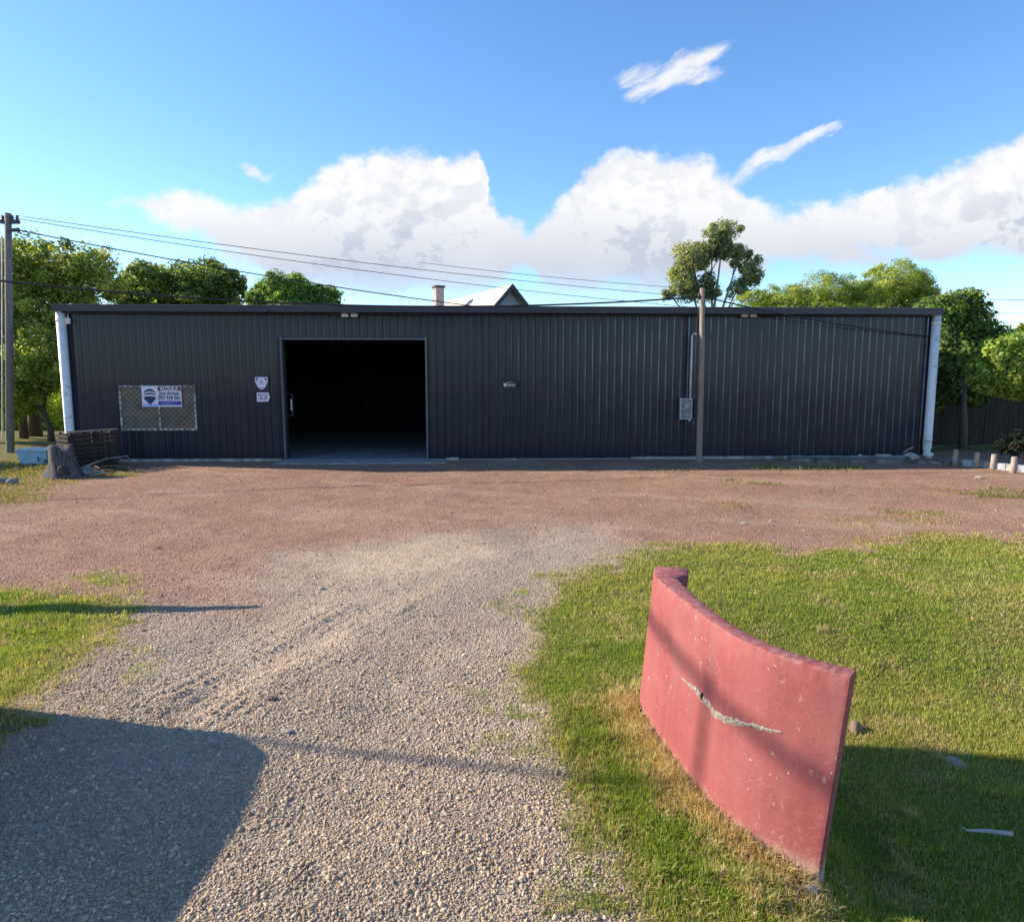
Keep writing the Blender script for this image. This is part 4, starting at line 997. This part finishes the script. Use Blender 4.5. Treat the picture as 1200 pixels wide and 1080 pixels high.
# rubble along the right end of the wall
rub = mat('grey_rubble', (0.36, 0.32, 0.29), .9, var=.3, scale=12, bump=.5)
def block(px, py, w, d, h, rz, z, label, m=None, name='brick', cat='brick', group=None):
    p = gp(px, py); o_ = empty(name, p + Vector((0, 0, z)), rz); tag(o_, label, cat, group)
    return tag(o_, label, cat)
def one(b, name, m, label, cat, group=None, bevel=0, smooth=False, loc_=(0, 0, 0), rz=0):
    o = b.build(name, m, None, smooth, bevel); o.location = loc_; o.rotation_euler = (0, 0, rz); return tag(o, label, cat, group)
p = gp(1035, 534.5, .09); one(MB().box(-.19, .19, -.06, .06, 0, .055), 'timber_offcut', mat('pinkish_block', (.42, .33, .29), .9, var=.2), 'pale flat timber offcut on the ledge left of the leaning stick', 'offcut', bevel=.006, loc_=p)
p = gp(1051, 536, .09); one(MB().box(-.09, .09, -.05, .05, 0, .05), 'brick', rub, 'small grey brick on the ledge between the offcut and the slab pile', 'brick', bevel=.008, loc_=p, rz=.2)
p = gp(1066, 536.5, .09)
one(MB().rock((0, 0, .06), (.19, .13, .07), 4, 2, .2), 'rubble_stone', rub, 'largest grey rubble lump on the ledge beside the right downpipe', 'rubble', loc_=p)
p = gp(1071, 538.5, .09); one(MB().rock((0, 0, .04), (.13, .09, .05), 9, 2, .2), 'rubble_stone', rub, 'smaller flat rubble lump in front of the largest one by the downpipe', 'rubble', loc_=p)
p = gp(1058, 535, .09); one(MB().tube([(0, 0, .1), (.1, .0, .17), (.24, 0, .24), (.27, .02, .24)], [.012, .016, .018, .012], 7), 'stick', mat('dry_stick', (.34, .28, .22), .9, var=.3), 'pale stick leaning up from the rubble at the right end of the shed', 'stick', loc_=p, smooth=True)
p = gp(1008, 534, .09); one(MB().rock((0, 0, .02), (.05, .04, .03), 2, 1, .2), 'pebble', mat('white_pebble', (.55, .52, .48), .9), 'small pale pebble at the left end of the rubble ledge', 'pebble', loc_=p)
# pale scraps by the wall right of the doorway
for i, (px_, py_, s) in enumerate([(594, 537.5, .09), (603, 539, .07), (609, 537, .06)]):
    p = gp(px_, py_)
    one(MB().rock((0, 0, .02), (s, s * .6, .03), 40 + i, 1, .3), 'rubble_stone', mat('pale_scrap', (.42, .44, .46), .9), ['largest of three pale scraps at the wall foot below the black plaque', 'middle pale scrap at the wall foot below the black plaque', 'rightmost pale scrap at the wall foot below the black plaque'][i], 'rubble', loc_=p)

# ------------------------------------------------------------------ junk at the left end of the shed
p = gp(78, 558.5)
stump_m = mat('grey_stump', (0.085, 0.075, 0.075), .95, var=.6, scale=5, bump=1.0, bscale=16, stretch=(4, 4, .8))
ST = empty('tree_stump', p); tag(ST, 'weathered grey tree stump at the left end of the shed', 'tree stump')
bm = bmesh.new(); seg = 22; rings = []
rs = random.Random(12); ph = [rs.uniform(0, 6.28) for _ in range(5)]
for k, (z, r_) in enumerate([(-.1, .40), (.04, .36), (.15, .30), (.32, .27), (0.5, .25), (0.62, .24), (0.66, .19), (0.64, .08)]):
    ring = []
    for j in range(seg):
        a = 2 * math.pi * j / seg
        rr = r_ * (1 + .12 * math.sin(3 * a + ph[0]) + .09 * math.sin(5 * a + ph[1] + z) + .05 * math.sin(9 * a + ph[2] + 3 * z)) * (1 + (.25 * max(0, math.sin(4 * a + ph[3])) if z < .2 else 0))
        ring.append(bm.verts.new((rr * math.cos(a) - .10 * z, rr * .85 * math.sin(a), z + (.05 * math.sin(2 * a + ph[4]) if z > .6 else 0))))
    rings.append(ring)
for a_, b_ in zip(rings, rings[1:]):
    for j in range(seg): bm.faces.new((a_[j], a_[(j + 1) % seg], b_[(j + 1) % seg], b_[j]))
bm.faces.new(rings[-1]); bmesh.ops.recalc_face_normals(bm, faces=bm.faces)
me = bpy.data.meshes.new('stump_wood'); bm.to_mesh(me); bm.free(); me.materials.append(stump_m)
for q in me.polygons: q.use_smooth = True
o = bpy.data.objects.new('stump_wood', me); COL.objects.link(o); o.parent = ST
MB().rock((.10, -.30, .18), (.10, .05, .09), 5, 2, .25).build('knot', mat('dark_knot', (.05, .042, .04), .95), ST, True)
# crate of dark slats leaning by the downpipe
c0, c1 = gp(84, 551), gp(138, 545)
ct_l = at(72, 517, c0.y).z; ct_r = at(126, 512, c1.y).z
CR = empty('slatted_crate', c0, math.atan2(c1.y - c0.y, c1.x - c0.x)); tag(CR, 'charred slatted crate standing before the left downpipe', 'crate')
cw = min(1.05, (c1 - c0).length); burnt = mat('charred_wood', (0.035, 0.026, 0.022), .9, var=.5, scale=6, bump=.6)
b = MB()
for k in range(8):
    z = .05 + k * .10; b.box(0, cw, 0, .022, z, z + .066); b.box(0, cw, .52, .542, z, z + .066)
    b.box(-.024, -.002, .02, .52, z, z + .066); b.box(cw + .002, cw + .024, .02, .52, z, z + .066)
b.build('slats', burnt, CR)
b = MB()
for xx in (.03, cw * .5, cw - .09):
    b.box(xx, xx + .06, .0245, .07, 0, .86); b.box(xx, xx + .06, .47, .517, 0, .86)
b.build('uprights', burnt, CR)
MB().box(-.05, cw + .08, -.02, .03, .87, .90).build('top_rail', mat('greyed_wood', (.18, .16, .15), .9, var=.3), CR)
p0, p1 = gp(100, 555), gp(150, 546)
o = MB().tube([p0 + Vector((0, 0, .16)), p0.lerp(p1, .5) + Vector((0, 0, .26)), p1 + Vector((0, 0, .24)), p1 + Vector((.05, -.02, .15))], [.02, .024, .026, .03], 8).build('bent_pole', mat('greyed_wood', (.18, .16, .15), .9), None, True)
tag(o, 'thin grey pole lying aslant in front of the charred crate', 'pole')
for i, (px_, py_, s, lab) in enumerate([(100, 557, .17, 'grey round boulder at the foot of the charred crate'), (88, 558, .12, 'small grey stone wedged between stump and boulder'), (112, 556, .09, 'lesser grey stone right of the round boulder')]):
    q = gp(px_, py_); one(MB().rock((0, 0, s * .5), (s * 1.1, s * .8, s * .75), 60 + i, 3, .16), 'boulder', mat('boulder_grey', (.20, .19, .18), .95, var=.4, scale=10, bump=.6), lab, 'stone', loc_=q, smooth=True)
for i, (xa, ya, xb, yb, lab) in enumerate([(106, 559, 134, 557, 'dry tan branch on the ground below the charred crate'), (112, 556, 133, 553, 'shorter tan branch lying just behind the longer one'), (52, 557, 66, 548, 'pale broken stick leaning on the stump')]):
    q0, q1 = gp(xa, ya), gp(xb, yb)
    o = MB().tube([q0 + Vector((0, 0, .03)), q0.lerp(q1, .5) + Vector((0, .03, .07)), q1 + Vector((0, 0, .05 if i < 2 else .25))], [.014, .02, .012], 7).build('branch', mat('tan_branch', (.38, .28, .17), .9, var=.3), None, True); tag(o, lab, 'branch')
for i, (xa, ya, xb, yb, za, zb_, lab) in enumerate([(92, 553, 140, 549, .05, .12, 'charred stick lying flat under the bent grey pole'), (98, 549, 128, 556, .10, .04, 'charred stick crossing the others below the crate'), (66, 556, 92, 552, .04, .3, 'short charred stick propped between the stump and the crate'), (110, 551, 150, 553, .04, .05, 'charred stick furthest right in the junk heap')]):
    q0, q1 = gp(xa, ya), gp(xb, yb)
    o = MB().tube([q0 + Vector((0, 0, za)), q0.lerp(q1, .5) + Vector((0, .04, (za + zb_) / 2 + .03)), q1 + Vector((0, 0, zb_))], [.018, .028, .02], 7).build('charred_stick', burnt, None, True); tag(o, lab, 'stick')
# pale blue tub
t0 = gp(20, 544.5); t1 = gp(55, 545); tz = at(20, 526.5, t0.y).z
TB = empty('plastic_tub', t0, math.atan2(t1.y - t0.y, t1.x - t0.x)); tag(TB, 'pale blue rectangular tub on the grass left of the stump', 'tub')
tw = (t1 - t0).length; tubm = mat('pale_blue_plastic', (0.30, 0.46, 0.58), .5, var=.12, scale=4)
bm = bmesh.new()
def ringv(x0, x1, y0, y1, z): return [bm.verts.new(q) for q in ((x0, y0, z), (x1, y0, z), (x1, y1, z), (x0, y1, z))]
R0 = ringv(.05, tw - .05, .05, .42, .0); R1 = ringv(.0, tw, .0, .47, tz - .03); R2 = ringv(-.025, tw + .025, -.025, .495, tz - .03); R3 = ringv(-.025, tw + .025, -.025, .495, tz); R4 = ringv(.02, tw - .02, .02, .45, tz); R5 = ringv(.07, tw - .07, .07, .40, .03)
for a_, b_ in ((R0, R1), (R1, R2), (R2, R3), (R3, R4), (R4, R5)):
    for j in range(4): bm.faces.new((a_[j], a_[(j + 1) % 4], b_[(j + 1) % 4], b_[j]))
bm.faces.new(R0[::-1]); bm.faces.new(R5); bmesh.ops.recalc_face_normals(bm, faces=bm.faces)
me = bpy.data.meshes.new('tub_body'); bm.to_mesh(me); bm.free(); me.materials.append(tubm)
o = bpy.data.objects.new('tub_body', me); COL.objects.link(o); o.parent = TB
MB().box(tw * .72, tw * .72 + .03, -.03, -.002, .1, .2).build('latch', mat('dark_latch', (.05, .08, .10), .5), TB)
MB().box(tw - .04, tw - .0, -.03, -.002, .06, .14).build('latch', mat('dark_latch', (.05, .08, .10), .5), TB)
for i, (px_, py_) in enumerate([(3, 566), (15, 567)]):
    q = gp(px_, py_); one(MB().rock((0, 0, .05), (.11, .08, .07), 80 + i, 2, .2), 'stone', mat('boulder_grey', (.2, .19, .18), .95), ['pale stone at the left edge in front of the blue tub', 'second small stone just right of the one at the left edge'][i], 'stone', loc_=q, smooth=True)

# ------------------------------------------------------------------ small things lying in the foreground
def gz_at(q): return float(height(np.array([q.x]), np.array([q.y]))[0])
q = gp(1120, 893, -.19); q.z = gz_at(q)
one(MB().rock((0, 0, -.02), (.07, .085, .035), 90, 3, .14), 'stone', mat('lawn_stone', (.33, .24, .19), .95, var=.35, scale=30, bump=.6, bscale=80), 'brownish stone sunk in the lawn on the shadow edge right of the wall', 'stone', loc_=q, smooth=True)
q = gp(1003, 838, -.1); q.z = gz_at(q)
one(MB().rock((0, 0, .01), (.04, .05, .055), 91, 3, .14), 'stone', mat('brown_stone', (.17, .12, .09), .95), 'stone peeping out behind the near end of the red wall', 'stone', loc_=q, smooth=True)
q = gp(948, 1030); q.z = gz_at(q)
one(MB().rock((0, 0, .0), (.045, .035, .04), 92, 2, .2), 'stone', rub, 'small grey stone at the near bottom corner of the red wall', 'stone', loc_=q, smooth=True)
q0, q1 = gp(1126, 975, -.19), gp(1186, 980, -.19); q0.z = gz_at(q0) + .035; q1.z = gz_at(q1) + .04
o = MB().tube([q0 + Vector((0, .02, .012)), q0.lerp(q1, .12), q0.lerp(q1, .5) + Vector((0, 0, .006)), q1], [.002, .006, .010, .012], 8).build('stick', mat('pale_stick', (.34, .31, .28), .9, var=.25), None, True)
tag(o, 'pale peeled stick lying on the shaded lawn at lower right', 'stick')
q0, q1 = gp(336, 1046), gp(364, 1018); q0.z = gz_at(q0) + .012; q1.z = gz_at(q1) + .014
o = MB().tube([q0, q0.lerp(q1, .5) + Vector((.006, 0, .006)), q1], [.003, .005, .004], 7).build('stick', mat('dark_stick', (.10, .075, .06), .9), None, True)
tag(o, 'dark thin twig lying on the gravel drive near the bottom', 'stick')
for i, (px_, py_, s, lab) in enumerate([(318, 824, .030, 'dark pointed stone lifted out of the tyre ruts'), (336, 860, .022, 'greyish stone at the tip of the big wall shadow'), (376, 690, .03, 'pale stone on the sandy patch of the drive'), (1148, 560, .06, 'pale flat stone on the dirt before the bollards'), (905, 609, .032, 'small flat pale stone out on the red gravel'), (872, 612, .032, 'flat pale stone left of the other one on the red gravel')]):
    q = gp(px_, py_); q.z = gz_at(q)
    one(MB().rock((0, 0, s * .3), (s * 1.5, s * .9, s * .6), 100 + i, 2, .2), 'stone', mat('yard_stone', (.40, .33, .28), .95, var=.3, scale=20) if i else mat('dark_yard_stone', (.14, .11, .1), .95), lab, 'stone', loc_=q)

# ------------------------------------------------------------------ sky with clouds
w = bpy.data.worlds.new('World'); scene.world = w; w.use_nodes = True; nt = w.node_tree
bg = nt.nodes['Background']
sky = N(nt, 'ShaderNodeTexSky', sky_type='NISHITA', sun_disc=False)
sky.sun_elevation = SUN_EL; sky.sun_rotation = -(math.pi / 2 - SUN_A)
sky.air_density = 0.95; sky.dust_density = 0.15; sky.ozone_density = 2.0
tc = N(nt, 'ShaderNodeTexCoord'); sx = N(nt, 'ShaderNodeSeparateXYZ'); nt.links.new(tc.outputs['Generated'], sx.inputs[0])
yy = M(nt, 'MAXIMUM', sx.outputs[1], 0.05)
u0 = M(nt, 'DIVIDE', sx.outputs[0], yy); v0 = M(nt, 'DIVIDE', sx.outputs[2], yy)
cb = N(nt, 'ShaderNodeCombineXYZ'); nt.links.new(u0, cb.inputs[0]); nt.links.new(v0, cb.inputs[1])
def uv(px, py): d = ray(px, py); return d.x / d.y, d.z / d.y
wn = N(nt, 'ShaderNodeTexNoise'); wn.inputs['Scale'].default_value = 8; wn.inputs['Detail'].default_value = 6; wn.inputs['Roughness'].default_value = 0.62
nt.links.new(cb.outputs[0], wn.inputs['Vector'])
wv = N(nt, 'ShaderNodeSeparateColor'); nt.links.new(wn.outputs['Color'], wv.inputs[0])
u = M(nt, 'ADD', u0, M(nt, 'MULTIPLY', M(nt, 'SUBTRACT', wv.outputs[0], .5), .062))
v = M(nt, 'ADD', v0, M(nt, 'MULTIPLY', M(nt, 'SUBTRACT', wv.outputs[1], .5), .058))
def curve(pts, kind):                       # outline of the cloud bank along the horizon
    n = N(nt, 'ShaderNodeFloatCurve'); c = n.mapping.curves[0]
    vals = []
    for px_, q in pts:
        uu, vv = uv(px_, q if kind == 'v' else 280)
        vals.append(((uu + 1) / 2, vv / .6 if kind == 'v' else q))
    c.points[0].location = (0, vals[0][1]); c.points[-1].location = (1, vals[-1][1])
    for x_, y_ in vals:
        p_ = c.points.new(max(.001, min(.999, x_)), max(0, min(1, y_))); p_.handle_type = 'AUTO_CLAMPED'
    n.mapping.update()
    nt.links.new(M(nt, 'MULTIPLY', M(nt, 'ADD', u, 1.0), .5), n.inputs['Value'])
    return M(nt, 'MULTIPLY', n.outputs[0], .6) if kind == 'v' else n.outputs[0]
TOP = curve([(-150, 250), (60, 250), (130, 236), (160, 229), (205, 227), (240, 231), (285, 238), (325, 236), (350, 222), (370, 203), (385, 191), (420, 184), (450, 177), (482, 172), (510, 176), (530, 190), (550, 185), (563, 189), (572, 232), (590, 240), (612, 238), (624, 250), (642, 244), (660, 228), (685, 202), (700, 189), (730, 175), (760, 170), (790, 179), (815, 182), (840, 200), (862, 215), (885, 226), (920, 238), (950, 232), (1000, 222), (1030, 212), (1060, 197), (1080, 205), (1110, 196), (1150, 179), (1185, 165), (1210, 155), (1350, 150)], 'v')
BOT = curve([(-150, 252), (60, 252), (130, 236), (165, 246), (195, 264), (230, 270), (262, 288), (300, 314), (345, 342), (590, 346), (625, 338), (760, 340), (800, 330), (900, 325), (1000, 318), (1080, 300), (1200, 296), (1350, 300)], 'v')
WGT = curve([(-150, .0), (110, .3), (140, 1.25), (230, 1.3), (300, 1.0), (560, 1), (585, .75), (600, .3), (618, .15), (632, .7), (650, 1), (840, 1), (880, .7), (960, .62), (1040, .8), (1150, 1), (1350, 1)], 'w')
dt = M(nt, 'SUBTRACT', TOP, v); db = M(nt, 'SUBTRACT', v, BOT)
dens = M(nt, 'MINIMUM', M(nt, 'ADD', M(nt, 'MULTIPLY', dt, 30.0), .12), M(nt, 'ADD', M(nt, 'MULTIPLY', db, 22.0), .25))
dens = M(nt, 'MINIMUM', dens, 1.5)
dens = M(nt, 'ADD', dens, M(nt, 'MULTIPLY', M(nt, 'SUBTRACT', WGT, 1.0), 1.0))
iso = None
def ellipse(px_, py_, rx, ry, tl):
    cu, cv = uv(px_, py_); ru, rv = rx / 800 * 1.15, ry / 800 * 1.15; t_ = math.radians(tl)
    du = M(nt, 'SUBTRACT', u, cu); dv = M(nt, 'SUBTRACT', v, cv)
    a_ = M(nt, 'ADD', M(nt, 'MULTIPLY', du, math.cos(t_) / ru), M(nt, 'MULTIPLY', dv, math.sin(t_) / ru))
    b_ = M(nt, 'ADD', M(nt, 'MULTIPLY', du, -math.sin(t_) / rv), M(nt, 'MULTIPLY', dv, math.cos(t_) / rv))
    return M(nt, 'SUBTRACT', 1.0, M(nt, 'ADD', M(nt, 'MULTIPLY', a_, a_), M(nt, 'MULTIPLY', b_, b_)))
for q in [(806, 70, 44, 11, 30), (790, 91, 44, 14, 16), (752, 85, 30, 9, 18), (896, 194, 52, 13, 24), (945, 166, 42, 8, 27), (300, 197, 20, 7, -20)]:
    e = ellipse(*q); iso = e if iso is None else M(nt, 'MAXIMUM', iso, e)
iso = M(nt, 'MAXIMUM', iso, -3.0)
dens = M(nt, 'SUBTRACT', dens, M(nt, 'MAXIMUM', ellipse(745, 222, 46, 9, 0), 0.0))
def billow(du_, dv_):
    mp = N(nt, 'ShaderNodeMapping'); mp.inputs['Location'].default_value = (du_, dv_, 0); mp.inputs['Scale'].default_value = (1, 1.25, 1)
    nt.links.new(cb.outputs[0], mp.inputs[0])
    return noise(nt, mp.outputs[0], 14, 9, .64, .25)
n_a = billow(0, 0); n_b = billow(.020, -.024)
d1 = M(nt, 'ADD', dens, M(nt, 'ADD', M(nt, 'MULTIPLY', M(nt, 'SUBTRACT', n_a, .5), 2.2), .16))
alpha = M(nt, 'MULTIPLY', ramp(nt, d1, .0, .72), ramp(nt, dens, -0.5, 0.15))
mpw = N(nt, 'ShaderNodeMapping', vector_type='TEXTURE'); mpw.inputs['Rotation'].default_value = (0, 0, math.radians(27)); mpw.inputs['Scale'].default_value = (3.2, 1, 1)
nt.links.new(cb.outputs[0], mpw.inputs[0]); n_w = noise(nt, mpw.outputs[0], 40, 7, .62, .3)
d2 = M(nt, 'ADD', iso, M(nt, 'MULTIPLY', M(nt, 'SUBTRACT', n_w, .5), 3.4))
alpha_i = M(nt, 'MULTIPLY', M(nt, 'MULTIPLY', ramp(nt, d2, -.1, 1.2), ramp(nt, iso, -.7, .4)), .92)
alpha = M(nt, 'MAXIMUM', alpha, alpha_i)
relief = ramp(nt, M(nt, 'SUBTRACT', n_a, n_b), -.11, .10)
n_c = noise(nt, cb.outputs[0], 5.0, 5, .55)
deep = ramp(nt, dt, .015, .16)
shade = M(nt, 'MULTIPLY', M(nt, 'SUBTRACT', 1.0, relief), M(nt, 'ADD', .30, M(nt, 'MULTIPLY', deep, .55)))
shade = M(nt, 'ADD', shade, M(nt, 'MULTIPLY', M(nt, 'MULTIPLY', deep, ramp(nt, n_c, .42, .66)), .5), clamp=True)
shade = M(nt, 'MAXIMUM', shade, M(nt, 'MULTIPLY', ramp(nt, v0, .27, .13), M(nt, 'ADD', .35, n_c)))
alpha = M(nt, 'MULTIPLY', alpha, ramp(nt, v0, .06, .17))
ccol = mixc(nt, shade, (5.2, 5.15, 5.1), (2.95, 3.15, 3.7))
hsv = N(nt, 'ShaderNodeHueSaturation'); hsv.inputs['Saturation'].default_value = 1.17; hsv.inputs['Hue'].default_value = 0.504; hsv.inputs['Value'].default_value = 1.3
nt.links.new(sky.outputs[0], hsv.inputs['Color'])
tint = mixc(nt, 1.0, hsv.outputs[0], (.92, .985, 1.05), 'MULTIPLY')
final = mixc(nt, M(nt, 'MULTIPLY', alpha, .96), tint, ccol)
nt.links.new(final, bg.inputs[0]); bg.inputs[1].default_value = 0.10
